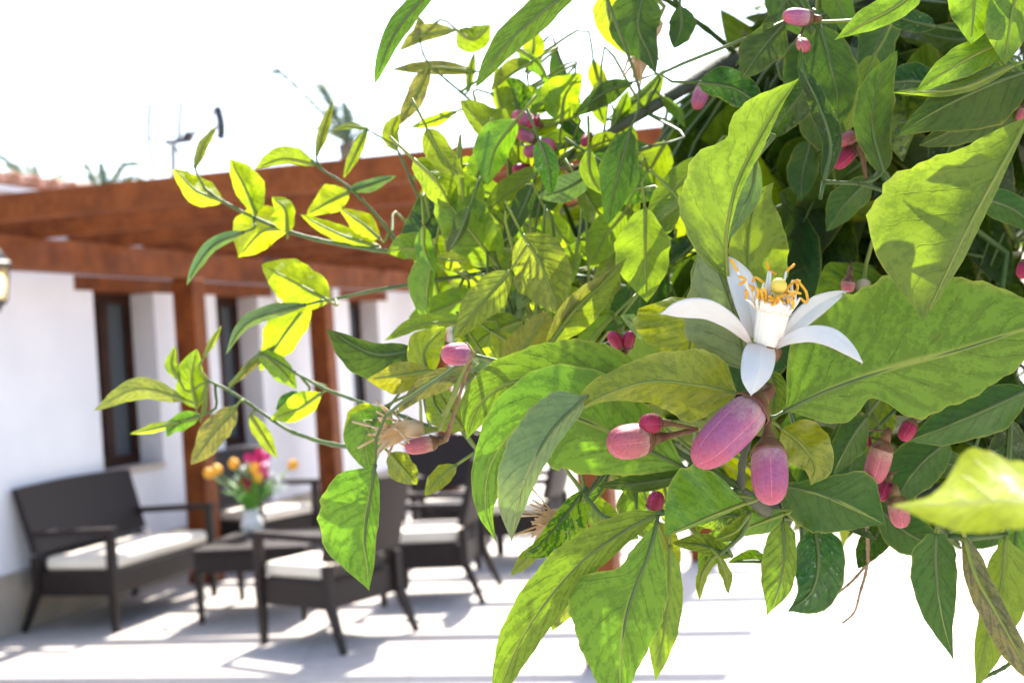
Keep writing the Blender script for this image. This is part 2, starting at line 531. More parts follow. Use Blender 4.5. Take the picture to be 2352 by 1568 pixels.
# ------------------------------------------------------------------ wicker furniture
def seat(Wd, loc, rz, label, cat, name, D=0.58):
    o = empty(name, loc, rz)
    tag(o, label, cat, 'dark wicker terrace furniture')
    hw, hd = Wd / 2, D / 2
    mb = MB(); mb.box((0, 0, 0.295), (Wd - 0.05, D - 0.05, 0.15), None, 0.012)
    mb.build('seat_frame', M['wicker'], o)
    mb = MB(); mb.box((0, -0.015, 0.412), (Wd - 0.11, D - 0.09, 0.082), None, 0.03, seg=4)
    mb.build('cushion', M['cushion'], o, True)
    for sx in (-1, 1):
        mb = MB()
        mb.bar((sx * (hw - 0.028), -hd + 0.03, 0), (sx * (hw - 0.028), -hd + 0.03, 0.30), 0.03, 0.032, 0.05, 0.05)
        mb.bar((sx * (hw - 0.028), -hd + 0.03, 0.30), (sx * (hw - 0.028), -hd + 0.03, 0.60), 0.05, 0.05, 0.046, 0.046)
        mb.build('leg', M['wicker'], o)
        mb = MB()
        mb.bar((sx * (hw - 0.01), hd + 0.085, 0), (sx * (hw - 0.03), hd - 0.02, 0.26), 0.028, 0.03, 0.05, 0.05, up=(0, 1, 0))
        mb.bar((sx * (hw - 0.03), hd - 0.02, 0.26), (sx * (hw - 0.03), hd - 0.02, 0.46), 0.05, 0.05, 0.05, 0.05, up=(0, 1, 0))
        mb.build('leg', M['wicker'], o)
        mb = MB()
        mb.bar((sx * (hw - 0.028), -hd - 0.005, 0.615), (sx * (hw - 0.028), hd - 0.01, 0.60), 0.058, 0.036)
        mb.build('armrest', M['wicker'], o)
    # reclined back: solid woven panel above, open weave below
    mb = MB()
    n = 8
    vs, fs = [], []
    y0, y1, za, zb = hd - 0.03, hd + 0.085, 0.48, 0.885
    for j in range(5):
        q = j / 4
        for i in range(n + 1):
            x = (i / n - .5) * 2
            bow = 0.03 * (1 - x * x)
            zz = za + (zb - za) * q + (0.012 * (1 - x * x) if j == 4 else 0)
            yy = y0 + (y1 - y0) * q + bow
            vs.append((x * (hw - 0.012 + 0.012 * q), yy - 0.02, zz))
    N = len(vs)
    vs += [(x, y + 0.045, z) for (x, y, z) in vs]
    for j in range(4):
        for i in range(n):
            a = j * (n + 1) + i
            fs += [(a, a + 1, a + n + 2, a + n + 1), (N + a + 1, N + a, N + a + n + 1, N + a + n + 2)]
    for i in range(n):
        fs += [(i + 1, i, N + i, N + i + 1), (4 * (n + 1) + i, 4 * (n + 1) + i + 1, N + 4 * (n + 1) + i + 1, N + 4 * (n + 1) + i)]
    for j in range(4):
        a, b = j * (n + 1), j * (n + 1) + n
        fs += [(a, a + n + 1, N + a + n + 1, N + a), (b + n + 1, b, N + b, N + b + n + 1)]
    mb.add(vs, fs)
    mb.build('backrest', M['wicker'], o)
    mb = MB()
    for k in range(int((Wd - 0.1) / 0.022)):
        x = -hw + 0.055 + k * 0.022
        bow = 0.03 * (1 - (x / hw) ** 2)
        mb.bar((x, y0 + bow - 0.015, 0.36), (x, y0 + bow, 0.485), 0.008, 0.006, up=(0, 1, 0))
    for k in range(6):
        z = 0.372 + k * 0.02
        mb.tube([(x, y0 + 0.03 * (1 - (x / hw) ** 2) - 0.007, z) for x in [(-hw + 0.04) + i * (Wd - 0.08) / 6 for i in range(7)]], 0.0045, 4)
    mb.build('open_weave', M['wicker'], o)
    return o
def facing(v): return math.atan2(v[0], -v[1])      # rotation that turns local -Y to v
seat(1.16, (-2.575, 8.40, 0), facing((math.cos(R(18.5)), -math.sin(R(18.5)))), 'dark wicker loveseat with cream cushion standing against the blank white wall', 'loveseat', 'wicker_loveseat', 0.60)
seat(0.60, (-1.115, 7.26, 0), facing((-0.80, 0.60)), 'dark wicker armchair with open woven lower back turned away beside the coffee table', 'armchair', 'wicker_armchair')
seat(0.62, (-0.60, 8.30, 0), facing((-0.985, 0.17)), 'dark wicker armchair standing sideways behind the one with open woven back', 'armchair', 'wicker_armchair')
seat(0.64, (-2.00, 10.05, 0), facing((0.80, -0.6)), 'dark wicker armchair under the second window behind the bouquet', 'armchair', 'wicker_armchair')
seat(0.64, (-0.02, 9.45, 0), facing((-0.97, 0.25)), 'dark wicker armchair half hidden by lemon leaves past the others', 'armchair', 'wicker_armchair')
seat(0.64, (-0.52, 10.0, 0), facing((0.2, -0.98)), 'dark wicker armchair with cream cushion farthest out among the terrace seats', 'armchair', 'wicker_armchair')

def table(loc, rz, wx, wy, h, label):
    o = empty('coffee_table', loc, rz)
    tag(o, label, 'table', 'dark wicker terrace furniture')
    mb = MB(); mb.box((0, 0, h - 0.012), (wx, wy, 0.024), None, 0.005)
    mb.build('table_top', M['wicker'], o)
    mb = MB(); mb.box((0, 0, h - 0.085), (wx - 0.03, wy - 0.03, 0.118), None, 0.008)
    mb.build('apron', M['wicker'], o)
    for sx in (-1, 1):
        for sy in (-1, 1):
            mb = MB()
            mb.bar((sx * (wx / 2 - 0.035), sy * (wy / 2 - 0.035), 0), (sx * (wx / 2 - 0.035), sy * (wy / 2 - 0.035), h - 0.14), 0.028, 0.028, 0.048, 0.048)
            mb.build('leg', M['wicker'], o)
    return o
table((-1.63, 8.20, 0), -R(8), 0.72, 0.78, 0.45, 'low dark wicker coffee table carrying the glass vase of flowers')

# vase with flowers
VP = Vector((-1.775, 8.45, 0.45))
vz = empty('glass_vase', VP)
tag(vz, 'pale rounded glass vase standing on the wicker coffee table', 'vase')
mb = MB()
mb.lathe((0, 0, 0), (0, 0, 1), [(0.0, 0.001), (0.001, 0.04), (0.02, 0.062), (0.06, 0.075), (0.10, 0.066), (0.135, 0.042), (0.155, 0.045), (0.165, 0.056), (0.162, 0.052), (0.15, 0.04), (0.10, 0.06), (0.06, 0.069), (0.02, 0.056), (0.008, 0.001)], 20)
mb.build('vase_body', M['vase'], vz, True)
mb = MB()
mb.lathe((0, 0, 0.132), (0, 0, 1), [(0, 0.047), (0.006, 0.052), (0.016, 0.052), (0.022, 0.047)], 20)
mb.build('ribbon', M['whitebloom'], vz, True)
bq = empty('flower_bouquet', VP + Vector((0, 0, 0.02)))
tag(bq, 'bouquet of orange tulips and magenta flowers with green leaves in the vase', 'bouquet')
def bq_local(px, py, dd=0.0): return at(px, py, 8.45 + dd) - (VP + Vector((0, 0, 0.02)))
def bloom(px, py, dd, mat, r, kind):
    p = bq_local(px, py, dd)
    root = Vector((random.uniform(-.02, .02), random.uniform(-.02, .02), 0.02))
    neck = Vector((p.x * 0.12, p.y * 0.12, 0.17))
    mb = MB(); mb.tube([root, neck, (neck + p) / 2 + Vector((0, 0, .02)), p], 0.004, 5)
    mb.build('stem', M['bstem'], bq)
    mb = MB()
    ax = (p - neck).normalized()
    if kind == 'tulip':
        mb.lathe(p - ax * 0.005, ax, [(0, 0.004), (0.01, r * .7), (0.03, r), (0.05, r * .95), (0.068, r * .7)], 12, mod=lambda a, u: 1 + 0.12 * u * math.cos(3 * a))
        mb.lathe(p - ax * 0.003, ax, [(0, 0.004), (0.03, r * .8), (0.06, r * .72), (0.074, r * .3)], 12)
    else:
        for k in range(9):
            d = Vector((random.gauss(0, 1), random.gauss(0, 1), random.gauss(0, 1))).normalized()
            q = p + d * r * 0.7
            s2 = d.orthogonal().normalized() * r * 0.75
            s3 = d.cross(s2).normalized() * r * 0.75
            mb.add([q - s2, q - s3 + d * r * .3, q + s2, q + s3 + d * r * .3, q + d * r * .1], [(0, 1, 4), (1, 2, 4), (2, 3, 4), (3, 0, 4)])
    mb.build('bloom', mat, bq, True)
for (x, y, d) in [(489, 1094, .02), (506, 1087, -.03), (541, 1075, .05), (583, 1086, -.06), (590, 1106, -.09), (665, 1076, 0.0), (596, 1097, -.02)]:
    bloom(x, y, d, M['tulip'], 0.034, 'tulip')
for (x, y, d) in [(572, 1052, .03), (590, 1058, 0), (604, 1056, .04), (607, 1072, -.04), (603, 1088, -.05), (585, 1066, .05), (596, 1042, .05), (612, 1046, .02)]:
    bloom(x, y, d, M['magenta'], 0.033, 'g')
for (x, y, d) in [(563, 1104, -.06), (572, 1119, -.05), (556, 1108, .0)]:
    bloom(x, y, d, M['crimson'], 0.03, 'g')
for (x, y, d) in [(560, 1078, .05), (545, 1098, .02), (628, 1092, 0), (640, 1104, -.03), (634, 1118, .02), (618, 1108, .06), (650, 1092, .08), (565, 1065, .1), (640, 1125, -.04), (655, 1115, .02)]:
    bloom(x, y, d, M['whitebloom'], 0.022, 'g')
for k in range(26):
    a = random.uniform(0, 6.28); h = random.uniform(.22, .42); rr = random.uniform(.10, .24)
    n0 = Vector((0.02 * math.cos(a), 0.02 * math.sin(a), .12)); tip = Vector((rr * math.cos(a), rr * math.sin(a), h))
    mid = (n0 + tip) / 2 + Vector((0, 0, .05)); s = Vector((-math.sin(a), math.cos(a), 0)) * random.uniform(.012, .022)
    mb = MB(); mb.add([n0 - s * .4, n0 + s * .4, mid - s, mid + s, tip], [(0, 1, 3, 2), (2, 3, 4)])
    mb.build('leaf', M['bstem'], bq)

# ------------------------------------------------------------------ roof aerial
ant = empty('roof_aerial', at(398, 425, 11.5))
tag(ant, 'metal television aerial with boom and curved reflector above the tiled roof', 'aerial')
AO = ant.location
def al(px, py, d=11.5): return at(px, py, d) - AO
mb = MB(); mb.tube([al(400, 470), al(397, 330), al(396, 322)], 0.028, 8); mb.build('mast', M['alu'], ant)
mb = MB(); mb.tube([al(380, 328), al(440, 321)], 0.026, 6); mb.bar(al(428, 322), al(438, 305), 0.09, 0.07); mb.build('boom', M['iron'], ant)
mb = MB(); mb.tube([al(438, 306), al(500, 250)], 0.013, 5); mb.tube([al(438, 312), al(506, 290)], 0.013, 5); mb.build('strut', M['alu'], ant)
mb = MB()
arc = [(498, 246), (503, 260), (507, 276), (509, 292), (509, 306), (507, 320)]
for dd in (-.12, -.06, 0, .06, .12): mb.tube([al(x, y, 11.5 + dd) for x, y in arc], 0.04, 5)
for x, y in arc: mb.tube([al(x, y, 11.36), al(x, y, 11.64)], 0.008, 5)
mb.build('reflector', M['iron'], ant)
mb = MB(); mb.tube([al(398, 330), al(430, 375), al(436, 420)], 0.013, 5); mb.build('cable', M['iron'], ant)
for (x0, y0, x1, y1, lb) in [(345, 238, 341, 312, 'p'), (416, 232, 411, 322, 'q')]:
    mb = MB(); mb.tube([al(x0, y0), al(x1, y1)], 0.022, 5); mb.build('rod', M['alu'], ant)
mb = MB(); mb.tube([al(341, 312), al(343, 340), al(362, 400)], 0.02, 5); mb.tube([al(341, 316), al(400, 330)], 0.012, 5); mb.build('rod', M['alu'], ant)

# ------------------------------------------------------------------ palms and garden beyond
def palm(px, py, d, fronds, label):
    top = at(px, py, d)
    o = empty('palm_tree', (top.x, top.y, 0))
    tag(o, label, 'palm', 'palms beyond the house')
    h = top.z
    mb = MB()
    mb.tube([(0.15 * math.sin(q * 3.14), 0, h * q) for q in [i / 12 for i in range(13)]], [0.24 - 0.06 * i / 12 for i in range(13)], 10)
    mb.build('trunk', M['palmtrunk'], o, True)
    for path in fronds:
        P = [at(x, y, d + dd) - o.location for x, y, dd in path]
        n = 46
        Q = []
        for i in range(n):
            t = i / (n - 1) * (len(P) - 1)
            k = min(int(t), len(P) - 2)
            a, b = P[max(k - 1, 0)], P[min(k + 2, len(P) - 1)]
            q = t - k
            Q.append(0.5 * (2 * P[k] + (P[k + 1] - a) * q + (2 * a - 5 * P[k] + 4 * P[k + 1] - b) * q * q + (3 * P[k] - a - 3 * P[k + 1] + b) * q ** 3))
        mb = MB()
        mb.tube(Q, [0.05 - 0.035 * i / n for i in range(n)], 5)
        L = sum((Q[i + 1] - Q[i]).length for i in range(n - 1))
        for i in range(3, n):
            t = (Q[min(i + 1, n - 1)] - Q[i - 1]).normalized()
            sd = t.cross(Vector((0, 0, 1))).normalized()
            for sgn in (-1, 1):
                ll = L * (0.05 + 0.15 * math.sin(math.pi * (i / n) ** .8))
                e = Q[i] + (sd * sgn * random.uniform(.5, .9) + t * .6 + Vector((0, 0, random.uniform(-.5, .1)))) * ll
                mb.add([Q[i] - t * .05, Q[i] + t * .05, e], [(0, 1, 2)])
        mb.build('frond', M['palmgreen'], o)
    return o
random.seed(21)
palm(85, 470, 24, [[(85, 470, 0), (60, 420, 0), (25, 375, -.3), (-20, 345, -.5)], [(85, 470, 0), (75, 430, .2), (70, 400, .6), (60, 375, 1)], [(85, 470, 0), (88, 420, 0), (80, 380, .2)], [(85, 470, 0), (110, 430, 0), (140, 400, .5), (170, 395, 1)], [(85, 470, 0), (30, 425, .4), (-40, 400, .8)]],
     'pale palm crown rising behind the scalloped tile eave')
palm(235, 470, 27, [[(235, 470, 0), (255, 420, 0), (285, 380, 0), (320, 375, -.2), (350, 405, -.3)], [(235, 470, 0), (240, 420, .2), (232, 375, .4)], [(235, 470, 0), (200, 425, 0), (160, 400, .3)], [(235, 470, 0), (220, 420, .5), (195, 370, .8)], [(235, 470, 0), (275, 425, -.3), (310, 405, -.6), (345, 425, -.8)]],
     'pale palm crown between the tile eave and the roof aerial')
palm(800, 330, 22, [[(800, 330, 0), (750, 270, 0), (700, 215, 0), (655, 172, 0), (630, 160, -.1)], [(800, 330, 0), (770, 260, .3), (745, 205, .5), (735, 190, .6)], [(800, 330, 0), (800, 270, .2), (790, 235, .3)], [(800, 330, 0), (760, 300, -.4), (720, 290, -.8)], [(800, 330, 0), (840, 290, .2), (870, 280, .5)]],
     'pale palm crown above the pergola with one long raised frond')

def leaf_cloud(mb, c, rad, n, size, rnd):
    for k in range(n):
        v = Vector((rnd.gauss(0, 1), rnd.gauss(0, 1), rnd.gauss(0, 1))).normalized() * rnd.random() ** .4
        p = c + Vector((v.x * rad[0], v.y * rad[1], v.z * rad[2]))
        a = Vector((rnd.gauss(0, 1), rnd.gauss(0, 1), rnd.gauss(0, 1))).normalized()
        b = a.orthogonal().normalized() * size * .25
        mb.add([p - a * size * .5, p + b, p + a * size * .5, p - b], [(0, 1, 2, 3)])
rnd = random.Random(5)
for (px, d, h, rx, lb) in [(1065, 19, 3.1, 1.3, 'leafy green garden tree beyond the end of the white wall'), (1250, 22, 2.6, 1.6, 'broad green garden shrub standing past the far pergola posts'), (1560, 24, 2.4, 1.8, 'low green garden shrub out in the open beyond the terrace')]:
    b = at(px, 800, d)
    o = empty('garden_tree', (b.x, b.y, 0))
    tag(o, lb, 'tree', 'garden trees beyond the terrace')
    mb = MB(); mb.tube([(0, 0, 0), (0.05, 0, h * .4), (-.04, 0.05, h * .75)], [.09, .07, .03], 8)
    for k in range(5):
        a = k * 1.3; mb.tube([(0.02, 0, h * .4), (rx * .5 * math.cos(a), rx * .5 * math.sin(a), h * .7)], [.04, .015], 5)
    mb.build('trunk', M['palmtrunk'], o)
    mb = MB()
    for k in range(7):
        a = k * 2.4
        leaf_cloud(mb, Vector((rx * .55 * math.cos(a) * (k > 0), rx * .55 * math.sin(a) * (k > 0), h * (.45 + .09 * k))), (rx * .55, rx * .55, h * .22), 420, .16, rnd)
    tag(mb.build('crown', M['hedge'], o), kind='stuff')

# ================================================================== the lemon tree
def leaf_mat(name, up, up2, down, trans, mott=0.5, rough=0.40, spec=0.5, tw=0.36, veins=9.0, vein_up=(0.2, 0.28, 0.07), speck=0.0, vs=0.2, zeb=0.05):
    m, nt, bs, out = newmat(name)
    g = NT(nt)
    oi = g.n('ShaderNodeObjectInfo')
    rnd_ = oi.outputs['Random']
    co = g.coord()
    uvn = g.n('ShaderNodeSeparateXYZ'); g.put(uvn.inputs[0], g.coord('UV'))
    u = uvn.outputs[0]
    v = g.math('MULTIPLY', g.math('ABSOLUTE', g.math('SUBTRACT', uvn.outputs[1], 0.5)), 2.0)
    nz = g.noise(co, 220, 4, 0.6)
    nz2 = g.noise(co, 900, 3, 0.6)
    ph = g.math('ADD', g.math('MULTIPLY', u, veins), g.math('MULTIPLY', v, -2.1))
    ph = g.math('ADD', ph, g.math('MULTIPLY', nz, 0.5))
    ph = g.math('ADD', ph, g.math('MULTIPLY', rnd_, 3.0))
    fr_ = g.math('FRACT', ph)
    dist = g.math('MULTIPLY', g.math('ABSOLUTE', g.math('SUBTRACT', fr_, 0.5)), 2.0)
    vein = g.step(dist, 0.90, 1.0)
    vein = g.math('MULTIPLY', vein, g.step(g.noise(co, 300, 2), 0.3, 0.6))
    vein = g.math('MULTIPLY', vein, g.step(v, 1.0, 0.6))
    soft = g.step(dist, 0.35, 1.0)
    rib = g.step(v, 0.07, 0.015)
    near = g.step(v, 0.35, 0.0)
    # mottling: greener close to the veins and midrib, yellower between
    green = g.math('MAXIMUM', g.math('MULTIPLY', soft, 0.75), near)
    cv = g.n('ShaderNodeCombineXYZ')
    g.put(cv.inputs[0], g.math('MULTIPLY', ph, 1.6)); g.put(cv.inputs[1], g.math('MULTIPLY', uvn.outputs[1], 3.0)); g.put(cv.inputs[2], g.math('MULTIPLY', rnd_, 40.0))
    streak = g.noise(cv.outputs[0], 1.5, 5, 0.68)
    blot = g.noise(co, 750, 5, 0.75)
    mo = g.math('ADD', g.math('MULTIPLY', streak, 0.5), g.math('MULTIPLY', nz, 0.30))
    mo = g.math('ADD', mo, g.math('MULTIPLY', blot, 0.45))
    mo = g.step(g.math('ADD', mo, g.math('MULTIPLY', green, -zeb)), 0.55, 0.65)
    mo = g.math('MULTIPLY', mo, mott)
    hue = g.n('ShaderNodeHueSaturation')
    g.put(hue.inputs['Hue'], g.math('ADD', 0.475, g.math('MULTIPLY', rnd_, 0.045)))
    g.put(hue.inputs['Value'], g.math('ADD', 0.75, g.math('MULTIPLY', rnd_, 0.5)))
    c_up = g.mix(mo, up, up2)
    c_up = g.mix(g.math('MULTIPLY', vein, vs), c_up, vein_up)
    c_up = g.mix(g.math('MULTIPLY', rib, 0.6), c_up, vein_up)
    if speck:
        sp = g.step(nz2, 0.61, 0.67)
        dust = g.step(g.noise(co, 130, 5, 0.7), 0.5, 0.75)
        c_up = g.mix(g.math('MULTIPLY', sp, speck), c_up, (0.42, 0.42, 0.36))
        c_up = g.mix(g.math('MULTIPLY', dust, speck * 0.12), c_up, (0.32, 0.36, 0.30))
    c_dn = g.mix(g.math('MULTIPLY', mo, 0.7), down, tuple(min(1, q * 1.3) for q in down))
    c_dn = g.mix(g.math('MULTIPLY', vein, 0.45), c_dn, tuple(q * 0.62 for q in down))
    c_dn = g.mix(g.math('MULTIPLY', rib, 0.8), c_dn, (0.36, 0.40, 0.08))
    geo = g.n('ShaderNodeNewGeometry')
    c = g.mix(geo.outputs['Backfacing'], c_up, c_dn)
    # worn, browned margins with a shape of their own
    edge = g.math('MULTIPLY', g.step(v, 0.86, 1.0), g.step(g.noise(co, 160, 3), 0.5, 0.66))
    rim = g.math('MAXIMUM', g.math('MULTIPLY', edge, 0.6), g.math('MULTIPLY', g.step(v, 0.955, 0.985), 0.55))
    c = g.mix(rim, c, (0.36, 0.34, 0.06))
    brown = g.step(g.noise(co, 95, 4, 0.6), 0.70, 0.76)
    c = g.mix(g.math('MULTIPLY', brown, 0.55), c, (0.16, 0.085, 0.03))
    g.put(hue.inputs['Color'], c)
    g.put(bs.inputs['Base Color'], hue.outputs[0])
    rgh = g.math('ADD', g.math('ADD', rough - 0.09, g.math('MULTIPLY', g.math('FRACT', g.math('MULTIPLY', rnd_, 7.3)), 0.18)), g.math('MULTIPLY', geo.outputs['Backfacing'], 0.2))
    g.put(bs.inputs['Roughness'], rgh)
    bs.inputs['Specular IOR Level'].default_value = spec
    h = g.math('ADD', g.math('MULTIPLY', vein, -0.2), g.math('MULTIPLY', g.noise(co, 350, 3), 0.5))
    h = g.math('ADD', h, g.math('MULTIPLY', soft, -1.2 * zeb))
    h = g.math('ADD', h, g.math('MULTIPLY', g.noise(co, 75, 3), 2.2))
    nrm = g.bump(h, 0.7, 0.0008)
    g.put(bs.inputs['Normal'], nrm)
    tr = g.n('ShaderNodeBsdfTranslucent')
    tc = g.mix(mo, tuple(q * 0.66 for q in trans), tuple(min(1, q * 1.2) for q in trans))
    tc = g.mix(g.math('MULTIPLY', g.math('MAXIMUM', vein, rib), 0.55), tc, tuple(q * 0.35 for q in trans))
    hue2 = g.n('ShaderNodeHueSaturation')
    g.put(hue2.inputs['Hue'], g.math('ADD', 0.48, g.math('MULTIPLY', rnd_, 0.035)))
    g.put(hue2.inputs['Color'], tc)
    g.put(tr.inputs[0], hue2.outputs[0])
    g.put(tr.inputs['Normal'], nrm)
    ms = g.n('ShaderNodeMixShader')
    ms.inputs[0].default_value = tw
    nt.links.new(bs.outputs[0], ms.inputs[1]); nt.links.new(tr.outputs[0], ms.inputs[2])
    nt.links.new(ms.outputs[0], out.inputs[0])
    return m
LM = {
    'm': leaf_mat('leaf_mottled_green', (0.020, 0.085, 0.009), (0.225, 0.285, 0.014), (0.12, 0.19, 0.025), (0.20, 0.38, 0.008), 1.0, speck=0.5, veins=8, tw=0.28, vs=0.1, zeb=0.07, spec=0.2),
    'w': leaf_mat('leaf_sky_sheen_grey_green', (0.040, 0.100, 0.028), (0.10, 0.165, 0.036), (0.13, 0.19, 0.05), (0.15, 0.28, 0.02), 0.8, speck=0.7, veins=9, tw=0.22, vs=0.25, rough=0.36, spec=0.8, vein_up=(0.13, 0.19, 0.09)),  # grey of the reflected sky is put into this leaf colour, besides real gloss
    'c': leaf_mat('leaf_chlorotic', (0.030, 0.105, 0.012), (0.24, 0.29, 0.016), (0.19, 0.24, 0.03), (0.36, 0.48, 0.010), 1.0, veins=9, speck=0.25, zeb=0.12),
    'y': leaf_mat('leaf_yellow_green', (0.075, 0.155, 0.010), (0.19, 0.25, 0.014), (0.155, 0.215, 0.016), (0.37, 0.50, 0.008), 0.5, veins=9, tw=0.38, zeb=0.03),
    'g': leaf_mat('leaf_dark_green', (0.012, 0.045, 0.007), (0.032, 0.080, 0.010), (0.05, 0.095, 0.016), (0.08, 0.19, 0.006), 0.7, rough=0.33, spec=0.28, tw=0.25, veins=8, vein_up=(0.06, 0.11, 0.045), speck=0.3),
    'n': leaf_mat('leaf_new_bright', (0.11, 0.22, 0.012), (0.22, 0.31, 0.016), (0.19, 0.29, 0.016), (0.60, 0.80, 0.008), 0.45, zeb=0.02, rough=0.34, tw=0.48, veins=7, vein_up=(0.18, 0.28, 0.03), vs=0.12),
    'q': leaf_mat('leaf_yellowing', (0.13, 0.17, 0.012), (0.26, 0.27, 0.016), (0.25, 0.245, 0.018), (0.46, 0.46, 0.008), 0.5, veins=9, tw=0.3, zeb=0.02),
    'v': leaf_mat('leaf_fresh_green', (0.07, 0.15, 0.012), (0.15, 0.22, 0.016), (0.115, 0.20, 0.016), (0.30, 0.50, 0.008), 0.5, veins=7, tw=0.38, zeb=0.02),
    'b': leaf_mat('leaf_bronze_green', (0.055, 0.060, 0.014), (0.17, 0.16, 0.022), (0.12, 0.13, 0.022), (0.26, 0.28, 0.012), 1.0, rough=0.22, spec=0.7, tw=0.30, veins=8),
}
M['rib'] = plain('leaf_stalk_green', (0.13, 0.19, 0.022), 0.5, (0.20, 0.23, 0.03), 90)
M['ribg'] = plain('dark_leaf_stalk_green', (0.06, 0.10, 0.02), 0.5, (0.09, 0.13, 0.03), 90)
M['twig'] = plain('green_lemon_twig', (0.05, 0.095, 0.016), 0.55, (0.085, 0.13, 0.03), 60, 0.0004, 400)
M['limb'] = plain('grey_green_lemon_bark', (0.045, 0.055, 0.032), 0.8, (0.10, 0.10, 0.065), 40, 0.0015, 160)
M['dry'] = plain('dry_brown_twig', (0.24, 0.15, 0.08), 0.8, (0.34, 0.24, 0.14), 90)

tree = empty('lemon_tree', (0.78, 0.98, 0))
tag(tree, 'lemon tree in bloom with mottled green leaves, pink buds and an open white blossom', 'tree')
TI = Matrix.Translation(-tree.location)
def tpart(o, parent=None):
    o.parent = parent or tree
    o.matrix_parent_inverse = TI if (parent is None) else Matrix()
    return o
def tsub(o, part):            # parts keep world coordinates in their mesh, so sub-parts need no offset
    o.parent = part
    return o

def catmull(P, n):
    """resample a point list (Vectors of any size) to n points even in length of the first two components"""
    P = [Vector(p) for p in P]
    Q = [P[0] * 2 - P[1]] + P + [P[-1] * 2 - P[-2]]
    out = []
    for i in range(1, len(Q) - 2):
        for k in range(12):
            t = k / 12
            a, b, c, d = Q[i - 1], Q[i], Q[i + 1], Q[i + 2]
            out.append(0.5 * ((2 * b) + (c - a) * t + (2 * a - 5 * b + 4 * c - d) * t * t + (3 * b - a - 3 * c + d) * t ** 3))
    out.append(P[-1].copy())
    L = [0.0]
    for i in range(1, len(out)): L.append(L[-1] + (out[i] - out[i - 1]).length)
    res, j = [], 0
    for k in range(n):
        s = L[-1] * k / (n - 1)
        while j < len(L) - 2 and L[j + 1] < s: j += 1
        q = (s - L[j]) / max(1e-9, L[j + 1] - L[j])
        res.append(out[j].lerp(out[j + 1], min(1, max(0, q))))
    return res

STEMS = []       # polylines in space, used to hang leaves and buds on
def stem(pts, r0, r1, mat='twig', px=True, name='branch', n=None):
    P = [at(x, y, d / 100) for x, y, d in pts] if px else [Vector(p) for p in pts]
    P = catmull(P, n or max(14, 7 * len(P)))
    mb = MB()
    m = len(P) - 1
    rr = []
    for i, p in enumerate(P):
        k = r0 + (r1 - r0) * i / m
        rr.append(k * (1 + 0.10 * noise.noise(p * 120) + (0.28 if (k < 4 and i % 4 == 2) else 0)) / 1000)
        P[i] = p + Vector((noise.noise(p * 60), noise.noise(p * 60 + Vector((9, 0, 0))), noise.noise(p * 60 + Vector((0, 9, 0))))) * (k * 0.0003)
    mb.tube(P, rr, 8)
    STEMS.append(P)
    return tpart(mb.build(name, M[mat], smooth=True))
def nearest(p):
    best, bd = None, 1e9
    for S_ in STEMS:
        for q in S_:
            d = (q - p).length
            if d < bd: bd, best = d, q
    return best, bd

